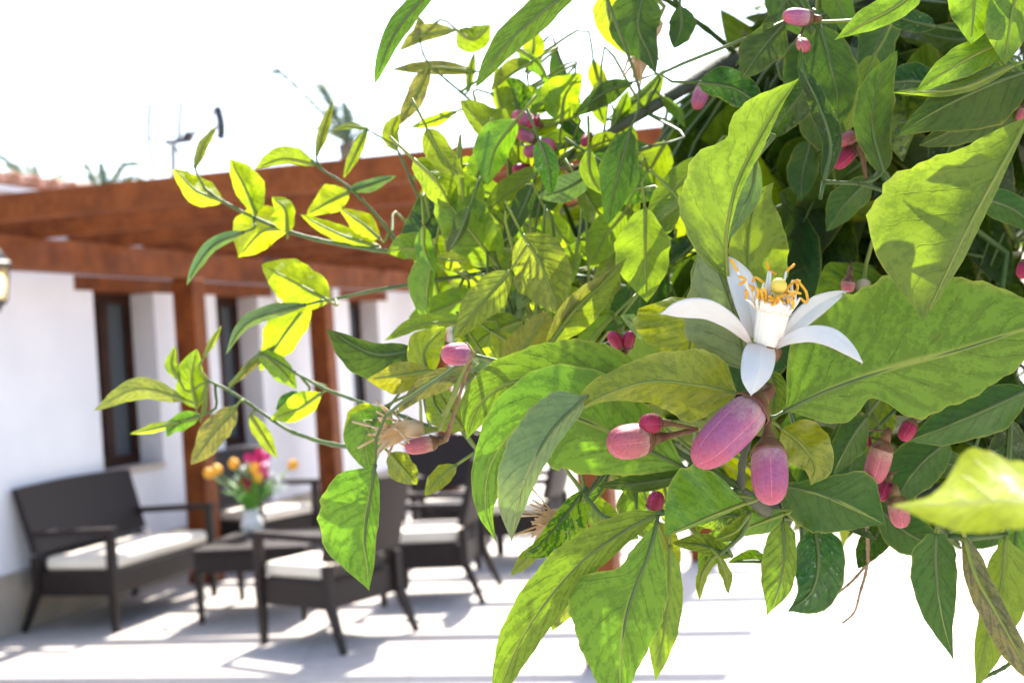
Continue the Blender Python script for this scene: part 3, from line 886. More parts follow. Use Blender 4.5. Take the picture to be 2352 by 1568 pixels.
def prof(u):
    return (math.sin(math.pi * u ** 0.86)) ** 0.72 * (1 - 0.25 * u ** 4) if 0 < u < 1 else 0.0
def widths(w, u, default=None):
    if isinstance(w, (list, tuple)):
        x = u * (len(w) - 1)
        i = min(int(x), len(w) - 2)
        t = x - i
        a, b = w[i], w[i + 1]
        p, q = w[max(i - 1, 0)], w[min(i + 2, len(w) - 1)]
        return 0.5 * ((2 * a) + (b - p) * t + (2 * p - 5 * a + 4 * b - q) * t * t + (3 * a - p - 3 * b + q) * t ** 3)
    return w * prof(u)
lr = random.Random(11)
def hero(kind, face, mid, wl, wr, tl=None, tr=None, wav=0.16, pet=True, NU=20, NV=5, name='leaf', rib=True, mats=None, reach=0.09, cren=0.02):
    """a leaf whose midrib runs through real points; wl, wr half widths left and right of it"""
    d0 = 31.0
    mm = [(x[0], x[1], (x[2] if len(x) > 2 else None)) for x in mid]
    ds = [m_[2] for m_ in mm]
    if ds[0] is None: ds[0] = d0
    for i in range(1, len(ds)):
        if ds[i] is None: ds[i] = ds[i - 1]
    P = catmull([Vector((m_[0], m_[1], d)) for m_, d in zip(mm, ds)], NU)
    ph, ph2, k1 = lr.uniform(0, 6.28), lr.uniform(0, 6.28), lr.uniform(1.6, 3.2)
    if tl is None: tl = lr.uniform(-.4, 1.2)
    if tr is None: tr = lr.uniform(-.4, 1.2) if tl > .2 else lr.uniform(.3, 1.2)
    mb = MB()
    vs, uv = [], []
    for i, p in enumerate(P):
        u = i / (NU - 1)
        t = P[min(i + 1, NU - 1)] - P[max(i - 1, 0)]
        t2 = Vector((t.x, t.y)).normalized()
        L = Vector((t2.y, -t2.x))
        for j in range(-NV, NV + 1):
            v = j / NV
            w = max(0.0, widths(wl if v < 0 else wr, u))
            if not isinstance(wl if v < 0 else wr, (list, tuple)): w *= 1 + 0.28 * noise.noise(Vector((u * 3.4 + ph * 3, 5 if v < 0 else 11, ph2)))
            if abs(j) == NV: w *= 1 + cren * math.sin(u * 95 + ph) + cren * 1.2 * math.sin(u * 37 + ph2)
            off = abs(v) * w
            sg = 1 if v < 0 else -1
            px, py = p.x + L.x * off * sg, p.y + L.y * off * sg
            tilt = tl if v < 0 else tr
            d = p.z / 100
            met = off / FPX * d                       # metres sideways
            wm = w / FPX * d
            dd = tilt * met * (1.15 - 0.3 * abs(v)) + wav * wm * abs(v) ** 1.5 * math.sin(k1 * 6.28 * u + ph + (1.7 if v > 0 else 0))
            dd += 0.09 * wm * (0.3 + 0.7 * abs(v)) * noise.noise(Vector((u * 5 + ph, v * 2.5, ph2)))
            vs.append(at(px, py, d + dd))
            uv.append((u, v * .5 + .5))
    nv = 2 * NV + 1
    fs = []
    for i in range(NU - 1):
        for j in range(nv - 1):
            a, b, c, d = i * nv + j, i * nv + j + 1, (i + 1) * nv + j + 1, (i + 1) * nv + j
            fs.append((a, b, c, d) if face == 'd' else (d, c, b, a))
    mb.add(vs, fs, 0, uv)
    base = at(P[0].x, P[0].y, P[0].z / 100)
    away = ray(P[0].x, P[0].y).normalized() * (-0.00012 if face == 'd' else 0.00025)
    if rib:
        k = (P[0].z / 31.0)
        mb.tube([at(p.x, p.y, p.z / 100) + away for p in P[:-2]], [(0.55 - 0.42 * i / NU) / 1000 * k for i in range(NU - 2)], 5, 1)
    if pet:
        q, dist = nearest(base)
        tdir = (base - at(P[2].x, P[2].y, P[2].z / 100)).normalized()
        if q is not None and dist < reach:
            m1 = base + tdir * min(0.012, dist * .5)
            pts = catmull([base + away, m1, q.lerp(m1, .3), q], 8) if dist > .004 else [base + away, q]
        else:
            pts = [base + away, base + tdir * 0.01]
        mb.tube(pts, [0.42 / 1000 + 0.2 / 1000 * i / len(pts) for i in range(len(pts))], 5, 1)
    o = mb.build(name, mats or [LM[kind], M['ribg' if kind in 'gwm' else 'rib']], smooth=True)
    return o
def leaf(*a, **k): return tpart(hero(*a, **k))

# ---- trunk, limbs and stems
stem([(0.78, 0.98, -0.05), (0.80, 0.97, 0.35), (0.76, 0.99, 0.75), (0.74, 1.0, 1.10)], 52, 40, 'limb', False, 'trunk', 24)
def lim(pts, r0, r1): return stem(pts, r0, r1, 'limb', False, 'branch')
J = Vector((0.74, 1.0, 1.08))
def A(x, y, d): return tuple(at(x, y, d / 100))
lim([J, (0.62, 0.86, 1.30), A(2700, 500, 66), A(2352, 330, 58), A(2005, 538, 50), A(1880, 628, 46), A(1760, 730, 44), A(1560, 700, 44), A(1350, 640, 45)], 30, 1.4)
lim([J, (0.70, 1.0, 1.45), A(2700, 60, 75), A(2250, -60, 62), A(1900, 45, 54), A(1700, 130, 49), A(1500, 247, 46), A(1385, 318, 46), A(1235, 402, 46)], 30, 1.0)
lim([J, (0.60, 0.84, 1.25), A(2600, 1050, 58), A(2250, 1120, 46), A(2000, 1175, 38), A(1850, 1165, 34.5), A(1722, 1172, 31.6), A(1703, 1125, 30.9)], 26, 1.1)
lim([J, (0.85, 1.15, 1.5), (0.8, 1.2, 1.9), (0.6, 1.1, 2.3)], 30, 6)
lim([J, (0.6, 1.15, 1.5), (0.4, 1.1, 1.95), (0.25, 0.9, 2.2)], 26, 5)
lim([J, (0.95, 0.8, 1.4), (1.05, 0.6, 1.8), (0.9, 0.5, 2.1)], 26, 5)
stem([(1703, 1125, 30.9), (1710, 1045, 30.8), (1738, 950, 30.7), (1752, 870, 30.5), (1760, 805, 30.1)], 0.95, 0.8, 'limb')
stem([(1703, 1122, 30.9), (1640, 1085, 31), (1545, 1030, 31), (1440, 966, 31.3), (1300, 900, 31.8), (1190, 850, 32), (1140, 828, 32), (1085, 815, 32)], 0.85, 0.45)
stem([(1560, 700, 44), (1420, 780, 42), (1250, 860, 41), (1100, 960, 40), (1000, 985, 40), (860, 1015, 41), (784, 1023, 43), (683, 996, 45), (610, 953, 46), (533, 900, 46), (478, 874, 46)], 1.3, 0.5)
stem([(1000, 985, 40), (902, 948, 41), (805, 915, 43), (740, 890, 44), (690, 862, 45), (600, 815, 45.5), (560, 850, 46), (530, 890, 46)], 0.7, 0.4)
stem([(1350, 640, 45), (1150, 620, 45), (1000, 592, 45), (840, 570, 46), (720, 548, 46), (600, 507, 46), (500, 455, 46), (468, 430, 46)], 1.2, 0.5)
stem([(1000, 592, 45), (930, 575, 46), (870, 500, 46), (800, 430, 46), (740, 390, 46), (715, 365, 46)], 0.8, 0.4)
stem([(1235, 402, 46), (1100, 500, 46), (1000, 520, 46), (960, 450, 46), (925, 370, 46), (905, 335, 46), (845, 298, 46)], 0.9, 0.35)
stem([(1385, 318, 46), (1250, 345, 46.5), (1170, 330, 47), (1110, 270, 47), (1085, 235, 47), (1015, 175, 47), (975, 130, 47), (962, 75, 47)], 0.8, 0.35)
stem([(1240, 345, 46.5), (1225, 260, 46.5), (1212, 180, 46.5), (1215, 140, 46.5)], 0.5, 0.35)
stem([(1150, 620, 45), (1000, 645, 45), (870, 665, 45), (784, 683, 45.5), (690, 700, 46), (600, 715, 46)], 0.8, 0.4)
stem([(470, 432, 46), (455, 405, 46), (447, 385, 46)], 0.4, 0.35)
stem([(740, 390, 46), (728, 370, 46), (727, 357, 46)], 0.4, 0.35)
stem([(1760, 730, 44), (1700, 640, 40), (1690, 560, 36), (1720, 400, 33.5), (1778, 312, 32)], 1.2, 0.5)
stem([(2005, 538, 50), (2040, 440, 42), (2030, 395, 35), (1990, 420, 34), (1890, 418, 33.5)], 1.2, 0.5)
stem([(2352, 330, 58), (2400, 250, 42), (2365, 180, 34), (2352, 80, 32), (2300, -60, 31.5), (2100, -60, 30.5)], 2.0, 0.7)
stem([(2400, 250, 42), (2385, 240, 31), (2366, 262, 29.2)], 1.0, 0.7)
stem([(2600, 1050, 58), (2780, 1080, 36), (2720, 1150, 20), (2520, 1172, 14.7)], 1.6, 0.6)
stem([(1900, 45, 54), (1880, 40, 42), (1850, 55, 36), (1800, 52, 35)], 1.0, 0.5)
stem([(1700, 130, 49), (1560, 20, 44), (1480, -25, 40), (1390, -35, 40), (1340, -45, 34), (1020, -45, 36)], 1.0, 0.6)
stem([(2250, 1120, 46), (2230, 1190, 38), (2170, 1222, 34), (2215, 1235, 33), (2310, 1230, 34.2)], 1.4, 0.7)
stem([(1850, 1165, 34.5), (1840, 1190, 34), (1800, 1188, 33.2)], 0.8, 0.5)
stem([(1722, 1172, 31.6), (1700, 1230, 31.5), (1650, 1275, 31.4)], 0.7, 0.4)
stem([(1703, 1125, 30.9), (1600, 1160, 30.6), (1525, 1178, 30.3), (1400, 1190, 31), (1345, 1140, 32)], 0.8, 0.4)

# ---- the leaves that can be told apart, base to tip
leaf('m', 'u', [(1800, 945, 30.4), (1895, 900, 30.5), (2050, 845, 30.8), (2200, 805, 31), (2352, 757, 31.2), (2445, 735, 31.4)],
     [0, 115, 172, 190, 200, 200, 190, 165, 120, 65, 0], [0, 58, 84, 50, 120, 126, 115, 100, 78, 40, 0], 0.35, 0.15, NU=64, NV=8, wav=.07, cren=.022)
leaf('v', 'd', [(1672, 640, 30.9), (1668, 545, 30.5), (1690, 430, 30.3), (1728, 345, 30.2), (1785, 245, 30), (1836, 179, 29.8)],
     [10, 55, 95, 118, 118, 108, 66, 78, 60, 28, 0], [2, 4, 6, 10, 14, 18, 20, 18, 12, 6, 0], 0.5, -1.0, NU=50, NV=6, wav=.06)
leaf('w', 'u', [(1715, 855, 30.95), (1690, 740, 30.9), (1655, 640, 30.9), (1612, 540, 31.1), (1598, 470, 31.3)],
     [0, 70, 105, 118, 115, 95, 65, 35, 15, 5, 0], [0, 30, 45, 48, 45, 38, 28, 18, 10, 4, 0], 0.2, 0.5, NU=50, NV=6, wav=.05)
leaf('w', 'u', [(1737, 352, 31.3), (1728, 430, 31.5), (1697, 500, 31.6), (1665, 560, 31.7)], [0, 10, 18, 24, 24, 20, 14, 8, 0], [0, 25, 45, 50, 50, 45, 30, 15, 0], -0.9, 0.6)
leaf('v', 'd', [(1717, 700, 32.4), (1718, 600, 32.4), (1722, 520, 32.4), (1745, 450, 32.5), (1778, 418, 32.6)], [10, 35, 45, 45, 40, 30, 20, 10, 0], [20, 75, 92, 92, 90, 80, 60, 30, 0], -0.3, 0.3)
leaf('q', 'd', [(1592, 685, 32.2), (1587, 760, 32), (1580, 835, 31.8)], 20, [50, 110, 132, 130, 112, 70, 0], 0.4, 0.2)
leaf('q', 'd', [(1697, 905, 30.1), (1600, 885, 29.7), (1500, 876, 29.3), (1400, 903, 29), (1310, 950, 28.8)], [0, 40, 80, 82, 66, 52, 40, 26, 12, 6, 0], [0, 58, 82, 80, 70, 62, 52, 46, 42, 28, 0], 0.9, 0.5, NU=50, NV=6, wav=.05)
leaf('w', 'u', [(1350, 908, 28.9), (1270, 985, 28.3), (1215, 1080, 28), (1190, 1160, 28.2), (1175, 1243, 28.6)], [0, 20, 28, 30, 30, 28, 26, 22, 16, 8, 0], [0, 48, 66, 70, 72, 72, 66, 58, 45, 25, 0], 0.5, 0.6, NU=50, NV=6, wav=.05, pet=False)
leaf('m', 'u', [(1490, 850, 31.4), (1400, 860, 31.4), (1280, 862, 31.5), (1170, 878, 31.7), (1100, 930, 31.9), (1072, 1010, 32)], [0, 40, 60, 70, 80, 90, 90, 80, 60, 30, 0], [0, 45, 70, 80, 81, 74, 64, 56, 48, 28, 0], -0.2, 0.25, NU=50, NV=6, wav=.05)
leaf('m', 'u', [(1580, 1078, 30.7), (1404, 993, 30.6), (1300, 955, 30.4), (1200, 975, 30.2), (1130, 1060, 30.1), (1115, 1160, 30.2), (1142, 1248, 30.4)], [0, 45, 85, 112, 122, 120, 90, 60, 40, 15, 0], [0, 50, 92, 112, 120, 108, 78, 50, 34, 20, 0], 0.25, 0.2, NU=50, NV=6, wav=.04)
leaf('g', 'u', [(1600, 1085, 31.4), (1480, 1108, 31.5), (1370, 1116, 31.7)], 20, 26)
leaf('v', 'd', [(1713, 1155, 30.3), (1640, 1182, 30.1), (1570, 1212, 29.9), (1525, 1230, 29.9)], [0, 6, 8, 8, 8, 6, 4, 0], [0, 66, 104, 126, 124, 104, 66, 0], 0.5, 0.35, NU=24, NV=6, wav=.06)
leaf('m', 'u', [(1525, 1172, 30.3), (1440, 1215, 30.1), (1340, 1285, 29.9), (1255, 1380, 29.7), (1190, 1480, 29.7), (1138, 1605, 29.9)], [0, 18, 30, 38, 42, 45, 45, 42, 36, 25, 8], [0, 30, 45, 52, 60, 62, 60, 55, 45, 30, 10], 1.1, -0.25, NU=50, NV=6, wav=.06)
leaf('m', 'u', [(1510, 1195, 30.1), (1490, 1270, 29.9), (1455, 1360, 29.7), (1432, 1450, 29.6), (1425, 1570, 29.6), (1430, 1650, 29.8)], [0, 22, 48, 72, 82, 80, 68, 50, 30, 14, 0], [0, 25, 42, 58, 145, 135, 110, 85, 60, 30, 0], 0.35, 0.3, NU=50, NV=6, wav=.06)
leaf('y', 'd', [(1540, 1250, 31), (1532, 1400, 31), (1505, 1564, 31)], [0, 20, 30, 34, 34, 32, 25, 15, 0], [0, 30, 45, 50, 50, 45, 30, 15, 0])
leaf('y', 'd', [(1370, 1270, 31.2), (1315, 1360, 31.2), (1268, 1448, 31.4)], 32, 40)
leaf('m', 'u', [(862, 1066, 34), (850, 1140, 34), (838, 1230, 34), (843, 1290, 34), (848, 1356, 34.2)], [0, 12, 20, 24, 28, 28, 26, 22, 16, 8, 0], [0, 70, 95, 108, 112, 108, 98, 80, 55, 28, 0], 0.6, 0.15, NU=24)
leaf('g', 'u', [(1782, 1112, 32.6), (1880, 1133, 32.5), (1960, 1168, 32.4), (2036, 1206, 32.4)], [0, 10, 18, 30, 45, 65, 85, 88, 66, 32, 0], [0, 55, 75, 85, 88, 85, 72, 55, 35, 15, 0], 0.3, 0.1, NU=26, NV=6)
leaf('m', 'u', [(1795, 1190, 33), (1800, 1260, 33), (1790, 1340, 33), (1760, 1414, 33.1)], [0, 25, 28, 30, 32, 32, 25, 12, 0], [0, 30, 42, 48, 48, 45, 35, 15, 0])
leaf('g', 'd', [(1870, 1205, 33.6), (1880, 1290, 33.4), (1862, 1360, 33.3), (1808, 1404, 33.2)], [0, 45, 58, 62, 62, 60, 48, 25, 0], [0, 40, 50, 52, 52, 45, 30, 12, 0])
leaf('g', 'u', [(2150, 1225, 33), (2150, 1310, 33), (2165, 1420, 33), (2191, 1518, 33.2)], [20, 45, 48, 46, 40, 30, 18, 8, 0], [20, 52, 58, 58, 52, 42, 28, 12, 0], 0.2, 0.2)
leaf('b', 'd', [(2215, 1235, 32.5), (2240, 1320, 32.4), (2290, 1410, 32.3), (2340, 1500, 32.3), (2390, 1580, 32.4)], [8, 28, 30, 28, 26, 24, 22, 15, 0], [8, 18, 28, 34, 38, 38, 34, 20, 0], 0.9, 1.2)
leaf('y', 'u', [(2310, 1232, 34), (2300, 1340, 34), (2270, 1450, 34), (2240, 1590, 34)], [0, 60, 75, 70, 60, 50, 40, 20, 0], [0, 30, 40, 35, 32, 28, 22, 10, 0])
leaf('n', 'u', [(2500, 1170, 14.6), (2330, 1150, 15.4), (2180, 1158, 16.2), (2046, 1160, 17)], [0, 30, 45, 58, 65, 70, 70, 58, 40, 18, 0], [0, 40, 70, 85, 95, 115, 125, 64, 22, 10, 0], -0.9, 1.6, NU=26, NV=6)
leaf('q', 'd', [(1793, 982, 31.6), (1840, 1020, 31.6), (1872, 1070, 31.6), (1862, 1114, 31.6)], [0, 45, 60, 60, 50, 30, 0], [0, 45, 50, 48, 35, 20, 0])
leaf('v', 'd', [(2366, 263, 29), (2290, 400, 28.9), (2225, 520, 28.9), (2165, 645, 29.1), (2120, 740, 29.4)], [4, 8, 12, 16, 20, 22, 24, 22, 16, 8, 0], [0, 40, 75, 115, 165, 205, 220, 215, 180, 100, 0], 0.9, 0.35, NU=30, NV=7, wav=.05)
leaf('v', 'd', [(2125, -35, 30.3), (2050, 20, 30.2), (1985, 55, 30.2), (1916, 93, 30.2)], [0, 25, 30, 28, 25, 18, 8, 0], [0, 20, 30, 34, 34, 28, 14, 0])
leaf('v', 'd', [(2240, -60, 31.2), (2236, 20, 31), (2230, 102, 31)], 62, 56)
leaf('v', 'd', [(2345, -60, 31), (2322, 40, 30.8), (2308, 147, 30.8)], 55, 64)
leaf('v', 'd', [(2352, 85, 31.4), (2270, 112, 31.3), (2180, 160, 31.2), (2104, 211, 31.2)], 40, 38)
leaf('v', 'd', [(2330, 150, 31.8), (2200, 205, 31.7), (2050, 213, 31.7)], 14, 18)
leaf('g', 'u', [(2370, 160, 32.2), (2260, 200, 32), (2150, 255, 32), (2053, 316, 32)], [0, 60, 88, 92, 82, 64, 40, 18, 0], [0, 10, 25, 35, 40, 38, 28, 14, 0], 0.3, 0.5)
leaf('g', 'u', [(2390, 235, 33), (2250, 275, 33), (2110, 335, 33)], 48, 40)
leaf('g', 'u', [(2030, 398, 33), (2003, 290, 33), (2016, 200, 33), (2060, 117, 33.2)], 44, 50, NU=22)
leaf('g', 'd', [(1893, 417, 32.6), (1908, 330, 32.6), (1880, 240, 32.6), (1848, 170, 32.6), (1838, 108, 32.8)], 26, 26, 0.8, 0.6)
leaf('g', 'u', [(1882, 58, 34.6), (1908, 150, 34.4), (1925, 230, 34.4), (1912, 297, 34.5)], 60, 66)
leaf('g', 'u', [(1802, 55, 35), (1752, 110, 35), (1703, 182, 35)], 46, 46)
leaf('n', 'd', [(1395, -35, 40), (1402, 50, 40), (1457, 133, 40)], 34, 36)
leaf('g', 'u', [(1480, -25, 39), (1466, 60, 39), (1490, 120, 39), (1507, 173, 39)], [10, 45, 52, 44, 28, 16, 0], [10, 55, 66, 62, 42, 18, 0])
leaf('g', 'u', [(1562, 15, 40), (1565, 60, 40), (1548, 112, 40)], 34, 30)
leaf('m', 'u', [(1012, -45, 36), (940, 32, 36), (895, 100, 36), (861, 193, 36)], 24, 28, 0.7, 0.7)
leaf('m', 'u', [(1342, -45, 33), (1240, 32, 33), (1160, 105, 33), (1092, 202, 33)], 34, 40, 0.7, 0.6)
leaf('y', 'd', [(1060, 392, 40), (1062, 470, 40), (1040, 565, 40)], 56, 66)
leaf('y', 'd', [(1142, 607, 40), (1080, 530, 39.6), (1008, 438, 39.6)], 62, 66)
leaf('c', 'u', [(1200, 538, 38), (1245, 612, 38), (1288, 722, 38)], 66, 70, NU=22)
leaf('y', 'd', [(1252, 802, 36), (1320, 712, 36), (1390, 645, 36), (1441, 590, 36)], [0, 4, 6, 6, 5, 3, 2, 0], [0, 26, 42, 50, 44, 30, 14, 0], .3, .5)
leaf('b', 'u', [(1252, 802, 36.1), (1320, 712, 36.1), (1390, 645, 36.1), (1441, 590, 36.1)], [4, 18, 28, 31, 27, 18, 9, 0], [0, 2, 3, 3, 2, 1, 1, 0], -1.2, .1)
leaf('y', 'u', [(1482, 478, 38), (1482, 580, 38), (1486, 694, 38)], 56, 66)
leaf('g', 'u', [(1447, 298, 38.5), (1420, 400, 38.3), (1394, 517, 38.5)], 46, 42, 0.6, -0.2)
leaf('g', 'u', [(1227, 418, 41), (1195, 492, 41), (1148, 573, 41)], 22, 28)
leaf('q', 'd', [(1180, 862, 37), (1215, 785, 37), (1262, 714, 37)], 46, 56)
leaf('c', 'u', [(1172, 622, 38), (1112, 690, 38), (1043, 778, 38)], 36, 44, NU=22)
leaf('y', 'd', [(1005, 600, 42), (945, 570, 42), (888, 580, 42)], 30, 40)
leaf('n', 'd', [(1290, 282, 45), (1298, 220, 45), (1336, 168, 45)], 52, 34)
leaf('m', 'd', [(1195, 268, 45.5), (1180, 215, 45.5), (1150, 175, 45.5)], 32, 36)
leaf('n', 'd', [(1212, 152, 46), (1226, 110, 46), (1222, 60, 46)], 26, 26)
leaf('y', 'd', [(1187, 327, 44), (1120, 292, 44), (1056, 231, 44)], 30, 52)
leaf('g', 'u', [(1452, 190, 44), (1390, 212, 44), (1318, 267, 44)], 26, 22)
leaf('b', 'u', [(1042, 70, 47), (975, 82, 47), (917, 117, 47)], 14, 24)
leaf('y', 'd', [(1050, 70, 47), (1088, 92, 47), (1128, 58, 47)], 34, 28)
leaf('b', 'd', [(1092, 165, 47), (1000, 155, 47), (899, 160, 47)], 17, 17)
leaf('b', 'd', [(985, 150, 47), (960, 212, 47), (914, 291, 47)], 22, 22)
leaf('y', 'd', [(910, 346, 46), (900, 302, 46), (918, 261, 46)], 22, 18)
leaf('n', 'd', [(1047, 257, 46), (990, 280, 46), (944, 293, 46)], 15, 15)
leaf('b', 'd', [(955, 90, 47.2), (965, 60, 47.2), (960, 38, 47.2)], 14, 14)
leaf('y', 'd', [(1075, 210, 47), (1080, 165, 47), (1090, 120, 47)], 10, 12)
leaf('b', 'd', [(727, 357, 46), (742, 300, 46), (766, 230, 46)], 12, 13)
leaf('b', 'd', [(447, 385, 46), (465, 337, 46), (497, 290, 46)], 12, 13)
leaf('n', 'd', [(512, 463, 46), (450, 437, 46), (398, 388, 46)], 30, 34)
leaf('n', 'd', [(588, 492, 46), (562, 430, 46), (528, 366, 46)], 24, 46)
leaf('n', 'd', [(668, 528, 46), (605, 530, 46), (547, 592, 46)], [0, 26, 38, 36, 25, 0], [0, 40, 60, 62, 40, 0])
leaf('n', 'u', [(660, 535, 45.6), (655, 480, 45.6), (625, 452, 45.6)], 32, 22)
leaf('w', 'u', [(560, 533, 45.5), (492, 562, 45.5), (452, 610, 45.5), (429, 656, 45.5)], 14, 18, .9, .9)
leaf('y', 'd', [(722, 378, 46), (650, 365, 46), (586, 388, 46)], 12, 30)
leaf('n', 'd', [(802, 440, 46), (752, 465, 46), (704, 494, 46)], 30, 32)
leaf('w', 'u', [(800, 438, 46), (850, 424, 46), (910, 404, 46)], 14, 16)
leaf('n', 'd', [(872, 548, 46), (830, 512, 46), (780, 479, 46)], 26, 24)
leaf('n', 'd', [(872, 567, 46), (780, 538, 46), (690, 493, 46)], 20, 22)
leaf('y', 'd', [(842, 298, 46), (818, 350, 46), (789, 410, 46)], 14, 15)
leaf('y', 'd', [(845, 297, 46), (805, 290, 46), (764, 300, 46)], 7, 8)
leaf('n', 'd', [(757, 692, 45), (680, 650, 45), (601, 607, 45)], 54, 54)
leaf('n', 'd', [(712, 690, 46), (655, 765, 46), (596, 852, 46)], 38, 46)
leaf('w', 'u', [(702, 700, 44.6), (595, 728, 44.6), (550, 760, 44.6), (519, 814, 44.6)], 14, 20, .9, .9)
leaf('g', 'u', [(962, 803, 37), (860, 812, 37), (748, 754, 37)], [0, 42, 62, 60, 50, 30, 0], [0, 22, 26, 24, 18, 10, 0], -.2, .6)
leaf('q', 'd', [(992, 852, 35.5), (920, 862, 35.5), (843, 871, 35.5)], 42, 30)
leaf('n', 'd', [(985, 862, 36), (975, 805, 36), (1022, 750, 36)], 42, 44)
leaf('b', 'u', [(1095, 858, 34), (1005, 866, 34), (940, 915, 34), (912, 950, 34)], 32, 20, -.4, .5)
leaf('y', 'd', [(1066, 987, 36), (1020, 920, 36), (995, 875, 36)], 56, 34)
leaf('y', 'd', [(1052, 742, 39), (960, 746, 39), (883, 782, 39)], 14, 20)
leaf('m', 'u', [(893, 935, 37.5), (840, 1000, 37.5), (850, 1085, 37.5)], 56, 46)
leaf('n', 'u', [(870, 940, 38), (830, 960, 38), (790, 1010, 38)], 36, 30)
leaf('y', 'd', [(895, 1040, 37), (930, 1080, 37), (958, 1112, 37)], 32, 34)
leaf('y', 'd', [(1047, 1068, 36), (1012, 1096, 36), (976, 1138, 36)], 24, 24)
leaf('b', 'u', [(422, 916, 46), (315, 893, 46), (216, 942, 46)], 26, 26)
leaf('n', 'd', [(412, 968, 46), (350, 985, 46), (298, 996, 46)], 10, 11)
leaf('m', 'u', [(458, 953, 46), (405, 975, 46), (383, 1003, 46)], 20, 22)
leaf('y', 'd', [(412, 872, 46), (394, 838, 46), (402, 794, 46)], 15, 14)
leaf('y', 'd', [(452, 938, 46), (440, 870, 46), (452, 801, 46)], 40, 32)
leaf('y', 'd', [(470, 818, 46), (490, 780, 46), (509, 747, 46)], 8, 8)
leaf('b', 'u', [(542, 933, 45.6), (492, 990, 45.6), (438, 1067, 45.6)], 36, 32)
leaf('y', 'd', [(575, 953, 46), (610, 1008, 46), (637, 1052, 46)], 18, 20)
leaf('n', 'd', [(737, 903, 45), (680, 942, 45), (622, 962, 45)], 26, 32)
leaf('g', 'u', [(690, 905, 45.4), (660, 920, 45.4), (634, 942, 45.4)], 16, 18)
leaf('b', 'd', [(528, 884, 46), (582, 832, 46), (642, 788, 46)], 10, 13)
leaf('y', 'd', [(595, 808, 45.6), (642, 846, 45.6), (682, 893, 45.6)], 26, 24)
leaf('m', 'd', [(1347, 1118, 32.2), (1300, 1182, 32), (1240, 1250, 32), (1194, 1279, 32)], [0, 40, 56, 66, 50, 25, 0], [0, 18, 22, 20, 16, 10, 0])
leaf('y', 'd', [(1242, 1248, 33), (1212, 1280, 33), (1174, 1320, 33)], 18, 18)
leaf('g', 'u', [(2362, 895, 33.2), (2230, 955, 33.2), (2088, 1012, 33.2)], 60, 52)
leaf('g', 'u', [(1992, 955, 32.6), (1952, 1012, 32.6), (1914, 1088, 32.6)], 38, 40)
leaf('g', 'u', [(2180, 1010, 35), (2110, 1070, 35), (2045, 1165, 35)], 60, 56)
leaf('m', 'u', [(1682, 1277, 31.6), (1612, 1252, 31.6), (1543, 1246, 31.6)], 20, 26)
leaf('y', 'd', [(1638, 1278, 31.5), (1612, 1322, 31.5), (1606, 1377, 31.5)], 13, 13)
leaf('y', 'd', [(1650, 1276, 31.5), (1668, 1320, 31.5), (1673, 1363, 31.5)], 13, 13)
leaf('y', 'd', [(1720, 1182, 31.5), (1690, 1220, 31.4), (1640, 1240, 31.4)], 20, 24)
leaf('m', 'u', [(1770, 850, 31.9), (1780, 900, 31.9), (1772, 975, 31.9)], 30, 20)

def inpoly(x, y, P):
    c = False
    for i in range(len(P)):
        (x1, y1), (x2, y2) = P[i], P[i - 1]
        if (y1 > y) != (y2 > y) and x < (x2 - x1) * (y - y1) / (y2 - y1) + x1: c = not c
    return c
# ---- leaves crowding behind the nearer ones
cr = random.Random(77)
def crowd(poly, n, gap, d0, d1, kinds, l0, l1, ang, spread, under=.5):
    pts = []
    xs, ys = [p[0] for p in poly], [p[1] for p in poly]
    for _ in range(n * 60):
        if len(pts) >= n: break
        x, y = cr.uniform(min(xs), max(xs)), cr.uniform(min(ys), max(ys))
        if not inpoly(x, y, poly) or any((x - a) ** 2 + (y - b) ** 2 < gap * gap for a, b in pts): continue
        pts.append((x, y))
        a = math.radians(cr.gauss(ang, spread)); L = cr.uniform(l0, l1); d = cr.uniform(d0, d1)
        b = a + cr.uniform(-.5, .5)
        p0 = (x - math.cos(a) * L * .5, y - math.sin(a) * L * .5, d)
        p2 = (x + math.cos(b) * L * .5, y + math.sin(b) * L * .5, d + cr.uniform(-.8, .8))
        w = L * cr.uniform(.19, .27)
        fold = cr.random() < .25
        leaf(cr.choice(kinds), 'd' if cr.random() < under else 'u', [p0, (x, y, d), p2], w * (cr.uniform(.15, .4) if fold else cr.uniform(.8, 1.1)), w * cr.uniform(.85, 1.15), NU=16, NV=4, reach=.045)
crowd([(1000, 350), (1250, 330), (1420, 400), (1560, 420), (1570, 760), (1450, 810), (1200, 810), (1040, 780), (960, 600)], 44, 62, 38.6, 45, 'yyyccmmmnnngggwvvvv', 110, 195, 100, 55)
crowd([(960, 440), (1200, 300), (1420, 360), (1600, 380), (1600, 760), (1450, 820), (1150, 830), (1000, 700)], 34, 62, 43, 50, 'yynnnvvvgg', 120, 190, 100, 60)
crowd([(1130, 150), (1330, 130), (1480, 180), (1600, 260), (1420, 340), (1150, 350)], 18, 52, 44, 47, 'nnyyvvgg', 90, 150, 60, 70, .7)
crowd([(1650, 60), (1800, 0), (2352, 0), (2352, 480), (1960, 560), (1850, 430), (1640, 320)], 24, 75, 36, 44, 'ggggggv', 140, 220, 95, 45, .4)
crowd([(1370, 1100), (1500, 1110), (1700, 1190), (1790, 1210), (1740, 1290), (1560, 1290), (1400, 1210)], 11, 60, 32, 35, 'yyvvmmg', 100, 170, 100, 45)
crowd([(1830, 1020), (2050, 970), (2352, 1050), (2352, 1270), (2060, 1290), (1900, 1240)], 15, 65, 34.5, 38.5, 'gggggvm', 130, 210, 95, 40, .35)

